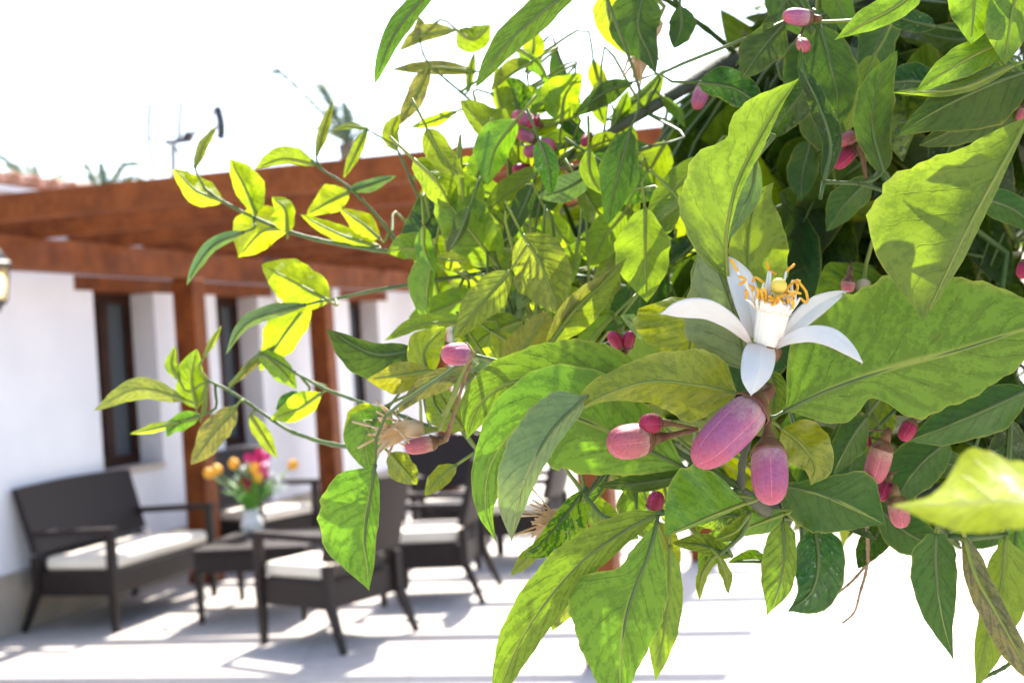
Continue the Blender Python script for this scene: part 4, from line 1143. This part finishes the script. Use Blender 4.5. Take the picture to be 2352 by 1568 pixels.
# ---- flower buds
def bud_mat(name, base, midc, tipc):
    m, nt, bs, out = newmat(name)
    g = NT(nt)
    sp = g.n('ShaderNodeSeparateXYZ'); g.put(sp.inputs[0], g.coord('UV'))
    co = g.coord()
    nz = g.noise(co, 260, 5, 0.7)
    u = g.math('ADD', sp.outputs[0], g.math('MULTIPLY', g.math('SUBTRACT', nz, 0.5), 0.75))
    c = g.mix(g.step(u, 0.12, 0.5), base, midc)
    c = g.mix(g.step(u, 0.62, 0.95), c, tipc)
    seam = g.math('ABSOLUTE', g.math('SUBTRACT', g.math('FRACT', g.math('MULTIPLY', sp.outputs[1], 5.0)), 0.5))
    sm = g.step(seam, 0.05, 0.0)
    c = g.mix(g.math('MULTIPLY', sm, 0.75), c, tuple(min(1, q * 1.6 + .06) for q in tipc))
    dots = g.step(g.noise(co, 1300, 5, 0.75), 0.48, 0.62)
    c = g.mix(g.math('MULTIPLY', dots, 0.5), c, tuple(q * 0.55 for q in midc))
    g.put(bs.inputs['Base Color'], c)
    bs.inputs['Roughness'].default_value = 0.55
    bs.inputs['Specular IOR Level'].default_value = 0.35
    bs.inputs['Subsurface Weight'].default_value = 0.15
    bs.inputs['Subsurface Radius'].default_value = (0.004, 0.001, 0.002)
    bs.inputs['Subsurface Scale'].default_value = 0.6
    g.put(bs.inputs['Normal'], g.bump(g.math('SUBTRACT', g.noise(co, 700, 3), g.math('MULTIPLY', sm, 0.9)), 0.35, 0.0004))
    return m
M['bud'] = bud_mat('bud_purple_pink', (0.42, 0.26, 0.26), (0.36, 0.10, 0.20), (0.42, 0.085, 0.13))
M['bud2'] = bud_mat('bud_rose', (0.42, 0.25, 0.17), (0.40, 0.11, 0.12), (0.42, 0.09, 0.12))
M['budred'] = bud_mat('bud_crimson', (0.16, 0.02, 0.03), (0.30, 0.012, 0.05), (0.34, 0.02, 0.07))
M['calyx'] = plain('bud_calyx_maroon', (0.12, 0.030, 0.020), 0.55, (0.17, 0.10, 0.03), 260, 0.0003, 700)
M['calyxg'] = plain('bud_calyx_green', (0.24, 0.24, 0.05), 0.5, (0.30, 0.20, 0.06), 200, 0.0003, 700)
br_ = random.Random(3)
def bud(b, t, r, mat='bud', cal='calyx', hook=None, sd=(0, 0)):
    B, T = at(b[0], b[1], b[2] / 100), at(t[0], t[1], (t[2] if len(t) > 2 else b[2]) / 100)
    ax = T - B
    L = ax.length
    ax.normalize()
    R_ = r / FPX * b[2] / 100
    pr = [(0, .60), (.05, .76), (.12, .88), (.22, .96), (.38, 1.0), (.55, .985), (.7, .93), (.81, .83), (.89, .68), (.945, .5), (.98, .28), (1.0, .02)]
    mb = MB()
    rot = br_.uniform(0, 1)
    mb.lathe(B, ax, [(L * h, R_ * q) for h, q in pr], 30, mod=lambda a, u: 1 - 0.07 * max(0, math.cos(5 * a + math.pi)) ** 14 + 0.02 * math.sin(2 * a + rot * 6))
    o = tpart(mb.build('flower_bud', M[mat], smooth=True))
    mb = MB()
    mb.lathe(B - ax * R_ * .35, ax, [(-R_ * .15, R_ * .25), (R_ * .1, R_ * .46), (R_ * .25, R_ * .66), (R_ * .45, R_ * .82), (R_ * .72, R_ * .96), (R_ * .84, R_ * 1.0), (R_ * .86, R_ * .93)], 20, mod=lambda a, u: 1 + 0.06 * math.cos(5 * a) * u)
    for k in range(5):
        pass
    tsub(mb.build('calyx', M[cal], smooth=True), o)
    q = B - ax * R_ * .3
    if hook is None:
        n_, dist = nearest(q)
        h_ = n_ if dist < .1 else q - ax * .02
    else: h_ = at(hook[0], hook[1], hook[2] / 100)
    mb = MB()
    pts = catmull([q, q - ax * min(R_ * .9, (h_ - q).length * .5), h_.lerp(q - ax * R_ * .9, .35), h_], 10)
    mb.tube(pts, [R_ * (.17 + .30 * max(0, 1 - i / 4.5) ** 1.5) for i in range(10)], 9)
    tsub(mb.build('stalk', M[cal], smooth=True), o)
    return o
bud((1738, 928, 29.6), (1598, 1066, 28.6), 49, 'bud', hook=(1752, 880, 30.5))
bud((1765, 1022, 29.9), (1771, 1158, 29.2), 43, 'bud', hook=(1768, 965, 30.5))
bud((1486, 1008, 30), (1400, 1020, 29.4), 40, 'bud2', hook=(1600, 985, 30.8))
bud((1512, 972, 29.9), (1474, 974, 29.6), 24, 'budred', hook=(1600, 985, 30.8))
bud((1075, 812, 31.7), (1019, 814, 31.1), 27, 'bud', 'calyxg')
bud((1500, 1170, 31.2), (1512, 1130, 31), 20, 'budred')
bud((1862, 42, 34.4), (1799, 36, 34.2), 20, 'bud', hook=(1850, 55, 36))
bud((1840, 98, 34.6), (1852, 112, 34.2), 16, 'bud2', hook=(1850, 55, 36))
bud((1618, 196, 42), (1598, 252, 42), 18, 'bud', hook=(1640, 165, 48))
for (b, t, r) in [((1228, 282), (1178, 262), 17), ((1232, 270), (1218, 290), 12), ((1225, 318), (1185, 305), 14), ((1240, 335), (1272, 335), 18), ((1238, 345), (1205, 350), 15), ((1215, 388), (1180, 387), 12), ((1352, 312), (1340, 332), 12)]:
    bud((*b, 44), (*t, 43.5), r, 'bud' if r > 13 else 'budred')
bud((1322, 400, 42), (1348, 452, 42), 17, 'bud2')
for (b, t, r, mt) in [((1425, 795), (1402, 765), 16, 'budred'), ((1440, 798), (1448, 762), 14, 'budred')]:
    bud((*b, 34), (*t, 33.6), r, mt)
bud((2030, 1020, 33), (2002, 1112, 33), 28, 'bud2', hook=(2040, 990, 34))
bud((2095, 970, 33.4), (2072, 1010, 33.2), 19, 'budred', hook=(2120, 930, 34))
bud((1985, 1000, 33.4), (1990, 1025, 33.2), 14, 'budred', hook=(2040, 990, 34))
bud((2060, 1145, 33), (2072, 1212, 33), 24, 'bud2', hook=(2050, 1110, 34))
bud((2040, 1105, 33.4), (2022, 1150, 33.2), 15, 'budred', hook=(2060, 1080, 34.5))
bud((1965, 310, 33.6), (1925, 330, 33.4), 16, 'bud2', hook=(1990, 415, 34))
bud((1958, 345, 33.6), (1918, 385, 33.4), 18, 'budred', hook=(1990, 415, 34))
bud((2352, 245, 33), (2342, 280, 33), 14, 'bud2', hook=(2385, 240, 31))
bud((2360, 600, 34), (2345, 640, 34), 18, 'budred', hook=(2400, 560, 40))
bud((1950, 640, 36), (1945, 672, 36), 16, 'bud2', hook=(1955, 590, 46))

# ---- the open blossom
m, nt_, bs, out = newmat('white_petal')
g = NT(nt_)
co = g.coord()
uvn = g.n('ShaderNodeSeparateXYZ'); g.put(uvn.inputs[0], g.coord('UV'))
lines = g.noise(None, 1.0)
st = g.n('ShaderNodeMapping'); st.inputs['Scale'].default_value = (2.0, 26.0, 1.0); g.put(st.inputs[0], g.coord('UV'))
ln = g.noise(st.outputs[0], 1.0, 2)
c = g.mix(g.step(uvn.outputs[0], 0.3, 0.0), (0.86, 0.84, 0.80), (0.84, 0.72, 0.64))
edge = g.step(g.math('MULTIPLY', g.math('ABSOLUTE', g.math('SUBTRACT', uvn.outputs[1], .5)), 2.0), 0.93, 1.0)
c = g.mix(g.math('MULTIPLY', edge, 0.28), c, (0.72, 0.50, 0.56))
g.put(bs.inputs['Base Color'], c)
bs.inputs['Roughness'].default_value = 0.45
bs.inputs['Specular IOR Level'].default_value = 0.3
nb = g.bump(ln, 0.5, 0.0006)
g.put(bs.inputs['Normal'], nb)
tr = g.n('ShaderNodeBsdfTranslucent'); tr.inputs[0].default_value = (0.8, 0.8, 0.76, 1)
ms = g.n('ShaderNodeMixShader'); ms.inputs[0].default_value = 0.32
nt_.links.new(bs.outputs[0], ms.inputs[1]); nt_.links.new(tr.outputs[0], ms.inputs[2]); nt_.links.new(ms.outputs[0], out.inputs[0])
M['petal'] = m
M['filament'] = plain('white_stamen_tube', (0.82, 0.79, 0.68), 0.5, (0.84, 0.76, 0.64), 150)
M['anther'] = plain('golden_anther', (0.66, 0.31, 0.015), 0.7, (0.74, 0.42, 0.04), 300, 0.0002, 1200)
M['stigma'] = plain('yellow_stigma', (0.72, 0.55, 0.07), 0.45, (0.74, 0.62, 0.16), 300, 0.0003, 900)
M['withered'] = plain('withered_tan_petal', (0.48, 0.29, 0.13), 0.8, (0.58, 0.42, 0.26), 120)

FL = at(1760, 797, 0.30)
mb = MB()
fax = (at(1781, 690, 0.298) - FL).normalized()
mb.lathe(FL - fax * 0.0042, fax, [(0, 0.0012), (0.001, 0.0026), (0.0025, 0.0034), (0.0042, 0.0036), (0.005, 0.0028)], 20, mod=lambda a, u: 1 + 0.08 * math.cos(5 * a))
flower = tpart(mb.build('flower', M['calyx'], smooth=True))
def petal(mid, w, tl, tr, face='u'):
    o = hero('m', face, mid, w, w, tl, tr, wav=0.02, pet=False, NU=22, NV=6, name='petal', rib=False, mats=[M['petal']], cren=0.0)
    sm_ = o.modifiers.new('thickness', 'SOLIDIFY'); sm_.thickness = 0.0007; sm_.offset = 0
    return tsub(o, flower)
petal([(1724, 788, 29.95), (1698, 757, 29.8), (1666, 731, 29.6), (1623, 710, 29.5), (1568, 709, 29.4), (1517, 721, 29.3)], [4, 11, 16, 20, 22.5, 23, 21, 14, 0], 0.6, -0.5)
petal([(1730, 775, 30.3), (1722, 715, 30.5), (1706, 655, 30.8), (1684, 615, 31), (1657, 583, 31.2)], [12, 20, 25, 29, 31, 30, 24, 14, 0], -0.5, -0.4)
petal([(1795, 778, 30.4), (1833, 738, 30.7), (1877, 702, 31), (1918, 680, 31.3), (1948, 669, 31.5)], [6, 14, 19, 22.5, 23, 22, 17, 10, 0], -0.3, -0.6)
petal([(1782, 797, 29.8), (1819, 777, 29.5), (1865, 767, 29.2), (1911, 776, 28.9), (1950, 803, 28.7), (1981, 834, 28.6)], [5, 10, 15, 18.5, 20.5, 20, 16, 9, 0], 0.6, -0.4)
petal([(1747, 794, 29.7), (1743, 818, 29.2), (1739, 842, 28.8), (1731, 872, 28.5), (1725, 908, 28.4)], [30, 35.5, 38, 38, 36, 32, 25, 14, 0], 0.55, 0.55)
# staminal tube: fused filaments, free at the rim
mb = MB()
TL = (at(1781, 690, 0.298) - FL).length
mb.lathe(FL, fax, [(0, 0.0024), (TL * .06, 0.0030), (TL * .25, 0.0033), (TL * .6, 0.0036), (TL * .92, 0.0040), (TL * 1.0, 0.0038), (TL * .92, 0.0036), (TL * .5, 0.0030)], 60, mod=lambda a, u: 1 + 0.018 * math.cos(13 * a + 2 * math.sin(2 * a)) + 0.02 * math.sin(4 * a))
tsub(mb.build('stamen_tube', M['filament'], smooth=True), flower)
def zf(x, y): return 1476.7 + x * .22834, 550.4 + y * .22834
TIP = at(1781, 690, 0.298)
fx = fax.orthogonal().normalized(); fx = (_r - fax * fax.dot(_r)).normalized(); fy = fax.cross(fx)
if fy.dot(_f) > 0: fy = -fy          # fy points to the camera
anth = [([(880, 200), (905, 240), (950, 320)], 2.4, .3), ([(960, 370), (1030, 405), (960, 450)], 2.9, .4), ([(1035, 500), (1042, 545), (1036, 600)], 3.0, .6), ([(1075, 455), (1105, 470), (1112, 515)], 2.6, .5),
        ([(1100, 420), (1135, 380), (1215, 430)], 2.2, 0.1), ([(1145, 480), (1160, 520), (1152, 590)], 3.3, .9), ([(1180, 500), (1195, 540), (1215, 605)], 3.7, .9), ([(1200, 490), (1240, 530), (1236, 610)], 3.9, .9),
        ([(1262, 560), (1290, 590), (1310, 625)], 4.3, 1), ([(1350, 570), (1375, 615), (1412, 636)], 4.8, 1), ([(1245, 220), (1255, 260), (1265, 310)], 1.9, -.6), ([(1283, 318), (1310, 330), (1335, 352)], 1.7, -.8),
        ([(1440, 322), (1480, 285), (1524, 248)], 1.1, -.6), ([(1430, 540), (1490, 440), (1560, 400)], 0.5, .1), ([(1500, 410), (1545, 425), (1580, 410)], 0.3, -.3), ([(1550, 400), (1640, 530), (1655, 640), (1580, 585)], 0.1, .2),
        ([(1450, 560), (1520, 530), (1592, 542)], 5.8, .5), ([(1455, 575), (1462, 610), (1466, 642)], 5.3, .9), ([(1500, 600), (1512, 640), (1506, 695)], 5.5, .9), ([(1320, 655), (1360, 580), (1440, 552)], 5.0, 1), ([(1262, 600), (1300, 610), (1330, 580)], 4.5, 1.05), ([(1540, 440), (1555, 480), (1540, 540)], 6.1, .3)]
for k in range(16):
    a_ = k / 16 * 6.283 + .2
    c0 = (1330 + 165 * math.cos(a_), 570 - 60 * math.sin(a_) + (k % 3) * 14)
    e_ = (c0[0] + br_.uniform(-38, 38), c0[1] - br_.uniform(10, 50))
    anth.append(([c0, ((c0[0] + e_[0]) / 2 + br_.uniform(-12, 12), (c0[1] + e_[1]) / 2), e_], a_, -math.sin(a_)))
for pts, ang, front in anth:
    d = 0.2985 - 0.0042 * front
    P = [at(*zf(*p), d + 0.0006 * ((i * 7) % 3 - 1)) for i, p in enumerate(pts)]
    low = min(P, key=lambda q: (q - TIP).length)
    rim = TIP - fax * 0.0012 + (fx * math.cos(ang) + fy * (-math.sin(ang))) * 0.0036
    mb = MB()
    mb.tube([rim - fax * 0.0015, rim.lerp(low, .5) + (rim - TIP) * .12, low], [0.0005, 0.0004, 0.00025], 6)
    s_ = tsub(mb.build('stamen', M['filament'], smooth=True), flower)
    mb = MB()
    Pc = catmull(P, 9)
    mb.tube([p + Vector((noise.noise(p * 900), noise.noise(p * 900 + Vector((5, 0, 0))), noise.noise(p * 900 + Vector((0, 5, 0))))) * 0.0002 for p in Pc], [0.00024] + [0.00034] * 7 + [0.00022], 7)
    tsub(mb.build('anther', M['anther'], smooth=True), flower)
mb = MB()
sb = at(*zf(1352, 600), 0.2985)
st_ = at(*zf(1360, 448), 0.2975)
mb.tube([FL + fax * .006, sb, st_], [0.0009, 0.0011, 0.0012], 10)
rS = 82 * .22834 / FPX * 0.2975
mb.lathe(st_ - (st_ - sb).normalized() * rS, (st_ - sb).normalized() * .85 - _f * .5, [(rS * (1 - math.cos(math.pi * i / 12)), rS * (max(0.02, math.sin(math.pi * i / 12)))) for i in range(13)], 24, mod=lambda a, u: 1 + .03 * math.cos(5 * a))
tsub(mb.build('pistil', M['stigma'], smooth=True), flower)

# ---- withered blossoms
def spent(cx, cy, d, s, direction, label=None):
    rr = random.Random(int(cx))
    C0 = at(cx, cy, d / 100)
    mb = MB()
    dv = (_r * direction[0] - _u * direction[1]).normalized()
    mb.lathe(C0, dv, [(0, 0.001 * s), (0.001 * s, 0.0028 * s), (0.004 * s, 0.0034 * s), (0.008 * s, 0.0030 * s), (0.010 * s, 0.0022 * s)], 14, mod=lambda a, u: 1 + .1 * math.cos(5 * a))
    o = tpart(mb.build('withered_flower', M['withered'], smooth=True))
    for k in range(3):
        mb = MB()
        a = rr.uniform(-1, 1)
        e = (dv + _u * a * .6 - _f * rr.uniform(-.3, .6)).normalized()
        w_ = e.cross(_f).normalized() * 0.003 * s
        p0 = C0 + dv * .002 * s
        vs = []
        for i in range(7):
            q = i / 6
            cur = p0 + e * (0.016 * s * q) + _u * (-0.008 * s * q * q)
            ww = w_ * (math.sin(math.pi * min(.97, q * .9 + .08)))
            vs += [cur - ww, cur + _f * -.0012 * s, cur + ww]
        mb.add(vs, [(3 * i + j, 3 * i + j + 1, 3 * i + j + 4, 3 * i + j + 3) for i in range(6) for j in range(2)], 0, [(i / 6, j / 2) for i in range(7) for j in range(3)])
        tsub(mb.build('petal', M['withered'], smooth=True), o)
    mb = MB()
    for k in range(22):
        a, b = rr.gauss(0, .55), rr.gauss(0, .55)
        e = (dv + _u * a + _f * b).normalized()
        p = C0 + dv * .006 * s
        pts = [p, p + e * .006 * s, p + e * (.011 + .004 * rr.random()) * s + Vector((rr.gauss(0, 1), rr.gauss(0, 1), rr.gauss(0, 1))) * .004 * s]
        mb.tube(catmull(pts, 6), [.0003 * s] * 4 + [.0005 * s, .0004 * s], 5)
    tsub(mb.build('stamens', M['withered'], smooth=True), o)
    n_, dist = nearest(C0)
    if dist < .1:
        mb = MB(); mb.tube([C0, C0 - dv * .004, n_], [.0012 * s, .0009 * s, .0008 * s], 6); tsub(mb.build('stalk', M['rib']), o)
    return o
spent(975, 985, 35.5, 0.75, (-1, 0.0))
bud((1000, 1015, 35.2), (930, 1030, 35), 20, 'bud2')
spent(1512, 42, 40, 0.8, (-.5, 0.9))
spent(1985, 640, 40, 0.7, (-.1, 1))
spent(1312, 1180, 34, 0.6, (-.8, .3))
# dry twig hanging below
stem([(1990, 1190, 36), (1992, 1290, 36.5), (1975, 1360, 36.5), (1962, 1405, 36.5), (1935, 1430, 36.5)], .6, .3, 'dry')
stem([(1995, 1290, 36.5), (1950, 1340, 36.5), (1890, 1385, 36.5)], .45, .3, 'dry')
stem([(2352, 1490, 34.5), (2310, 1530, 34.5), (2250, 1560, 34.5)], .6, .5, 'twig')

# ---- the rest of the crown: sprigs of leaves on twigs
def unit_leaf(seed):
    rr = random.Random(seed)
    fold, bend, twist, wav, wd_ = rr.uniform(.15, .7), rr.uniform(-.5, .9), rr.uniform(-.7, .7), rr.uniform(.02, .12), rr.uniform(.19, .26)
    NU, NV = 10, 2
    vs, uv, fs = [], [], []
    for i in range(NU + 1):
        u = i / NU
        for j in range(-NV, NV + 1):
            v = j / NV
            w = wd_ * prof(u)
            x = v * w * math.cos(fold)
            z = abs(v) * w * math.sin(fold) + wav * w * 3 * abs(v) * math.sin(9 * u + (2 if v > 0 else 0))
            a = twist * u
            x, z = x * math.cos(a) - z * math.sin(a), x * math.sin(a) + z * math.cos(a)
            vs.append((x, u * (1 - .15 * abs(bend) * u), z - bend * .35 * u * u))
            uv.append((u, v * .5 + .5))
    nv = 2 * NV + 1
    for i in range(NU):
        for j in range(nv - 1):
            fs.append((i * nv + j, i * nv + j + 1, (i + 1) * nv + j + 1, (i + 1) * nv + j))
    return vs, fs, uv
UL = [unit_leaf(s) for s in range(8)]
UM = {}
for k in ('g', 'm', 'y', 'n'):
    for i, (vs, fs, uv) in enumerate(UL):
        mb = MB(); mb.add(vs, fs, 0, uv)
        mb.tube([(0, -.14, .01), (0, 0, 0), vs[5 * 5 + 2], vs[8 * 5 + 2]], [.006, .006, .004, .0015], 4, 1)
        o = mb.build('leaf', [LM[k], M['ribg' if k in 'gm' else 'rib']], smooth=True)
        UM[(k, i)] = o.data
        bpy.data.objects.remove(o)
fr_ = random.Random(42)
SUN_GAPS = [(at(2200, 1150, .16), .07), (at(2330, 1150, .155), .06), (at(2130, 420, .29), .004), (at(1790, 1050, .295), .002),
        (at(1120, 460, .42), .05), (at(1260, 250, .45), .05), (at(1290, 640, .40), .035), (at(970, 830, .36), .04), (at(1400, 420, .42), .03), (at(2040, 20, .30), .006), (at(1560, 560, .45), .03)]
def sunlit(p):  # crown leaves are left out here so sun reaches chosen leaves
    for g0, r in SUN_GAPS:
        t = (p - g0).dot(sdir)
        if t > .015 and (p - g0 - sdir * t).length < r + .015: return True
    return False
def project(p):
    v = p - CAM
    d = v.dot(_f)
    return 1176 + FPX * v.dot(_r) / d, 784 - FPX * v.dot(_u) / d, d
MASS = [(1330, 470), (1480, 330), (1680, 170), (1690, 40), (1640, -20), (2352, -20), (2352, 1260), (2120, 1260), (1900, 1210), (1720, 1160), (1560, 1060), (1150, 900), (1010, 800), (1000, 640), (1120, 500)]
twigs = MB()
seen = 0
def sprig(p, axis, n, L, size, kinds, single, stuff, ok):
    """a twig from p along axis with n leaves"""
    global NLEAF
    axis = axis.normalized()
    q, dist = nearest(p)
    if not (ok(p) and ok(p + axis * L) and (dist > .35 or ok(q.lerp(p, .5)))): return False
    if dist < .35:
        twigs.tube(catmull([q, q.lerp(p, .5) + Vector((0, 0, .01)), p, p + axis * L], 8), [.0010] * 4 + [.0008] * 2 + [.0005] * 2, 5)
    else:
        twigs.tube([p, p + axis * L], [.0014, .0009], 5)
    x = axis.orthogonal().normalized(); y = axis.cross(x)
    a0 = fr_.uniform(0, 6.28)
    for k in range(n):
        a = a0 + k * 2.4
        pos = p + axis * (L * (k + .6) / n)
        out_ = (x * math.cos(a) + y * math.sin(a))
        dr = (out_ * .8 + axis * .55 + Vector((0, 0, -.25)) + Vector((fr_.gauss(0, .2), fr_.gauss(0, .2), fr_.gauss(0, .2)))).normalized()
        s = size * fr_.uniform(.7, 1.25)
        start = pos + dr * s * .14
        tip = start + dr * s
        if not ok(start) or not ok(tip) or not ok((start + tip) / 2): continue
        upv = (Vector((0, 0, 1)) + Vector((fr_.gauss(0, .45), fr_.gauss(0, .45), 0)))
        xx = dr.cross(upv).normalized(); zz = xx.cross(dr)
        Mx = Matrix((xx * s, dr * s, zz * s)).transposed().to_4x4()
        Mx.translation = start
        kd = fr_.choice(kinds); vi = fr_.randrange(8)
        if single:
            o = bpy.data.objects.new('leaf', UM[(kd, vi)])
            col.objects.link(o); o.parent = tree
            o.matrix_parent_inverse = TI
            o.matrix_basis = Mx
            NLEAF += 1
        else:
            vs, fs, uv = UL[vi]
            stuff.add([Mx @ Vector(v) for v in vs], fs, {'g': 0, 'm': 1, 'y': 2, 'n': 3}[kd], uv)
# visible inner crown, each leaf an object
NLEAF = 0
def ok_in(p):
    x, y, d = project(p)
    return d > .36 and inpoly(x, y, MASS) and not sunlit(p)
stuff = MB()
for k in range(1500):
    x, y = fr_.uniform(1000, 2352), fr_.uniform(-20, 1240)
    if not inpoly(x, y, MASS): continue
    near_ = NLEAF < 32
    d = fr_.uniform(.40, .55) if near_ else fr_.uniform(.52, .80)
    if x < 1500: d = fr_.uniform(.44, .52) if near_ else fr_.uniform(.5, .62)
    kinds = 'ggggm' if x > 1700 else 'gmyynnn'
    sprig(at(x, y, d), Vector((fr_.gauss(-.4, .6), fr_.gauss(-.3, .6), fr_.gauss(0, .5))), 6, .10, .072 if x < 1700 else .066, kinds, near_, stuff, ok_in)
# the crown around and above, outside the picture
def ok_out(p):
    if sunlit(p): return False
    x, y, d = project(p)
    if d < .16: return (p - CAM).length > .28 and p.x > .12
    if y > 1230 and x < 2500 and d > 0: return False
    if inpoly(x, y, MASS): return d > .5
    return not (-100 < x < 2420 and -60 < y < 1640)
for k in range(480):
    v = Vector((fr_.gauss(0, 1), fr_.gauss(0, 1), fr_.gauss(0, 1))).normalized() * fr_.random() ** .35
    p = Vector((.66 + .60 * v.x, .95 + .62 * v.y, 1.88 + .62 * v.z))
    if p.z < 1.25: continue
    sprig(p, Vector((v.x, v.y, v.z + .2)) + Vector((fr_.gauss(0, .4), fr_.gauss(0, .4), fr_.gauss(0, .4))), 8, .16, .085, 'gggmmy', False, stuff, ok_out)
for (x, y, d, n) in [(1800, 850, .31, 26), (2200, 450, .29, 46), (2080, 520, .29, 26), (2150, 800, .31, 34), (1720, 420, .30, 20), (1450, 950, .30, 30), (1200, 1000, .29, 18), (1480, 1300, .30, 26), (1250, 1350, .30, 16), (2300, 60, .31, 8)]:
    fp = at(x, y, d)  # extra sprigs added out of view, towards the sun, to shade this spot
    for k in range(n):
        t = fr_.uniform(.25, .75)
        p = fp + sdir * t + Vector((fr_.uniform(-.08, .08), fr_.uniform(-.08, .08), fr_.uniform(-.05, .05)))
        sprig(p, Vector((fr_.gauss(-.2, .5), fr_.gauss(0, .5), fr_.gauss(0, .4))), 8, .14, .085, 'ggmy', False, stuff, ok_out)
o = stuff.build('foliage', [LM['g'], LM['m'], LM['y'], LM['n']], smooth=True)
tpart(o); tag(o, kind='stuff')
o = tpart(twigs.build('twigs', M['twig'], smooth=True)); tag(o, kind='stuff')
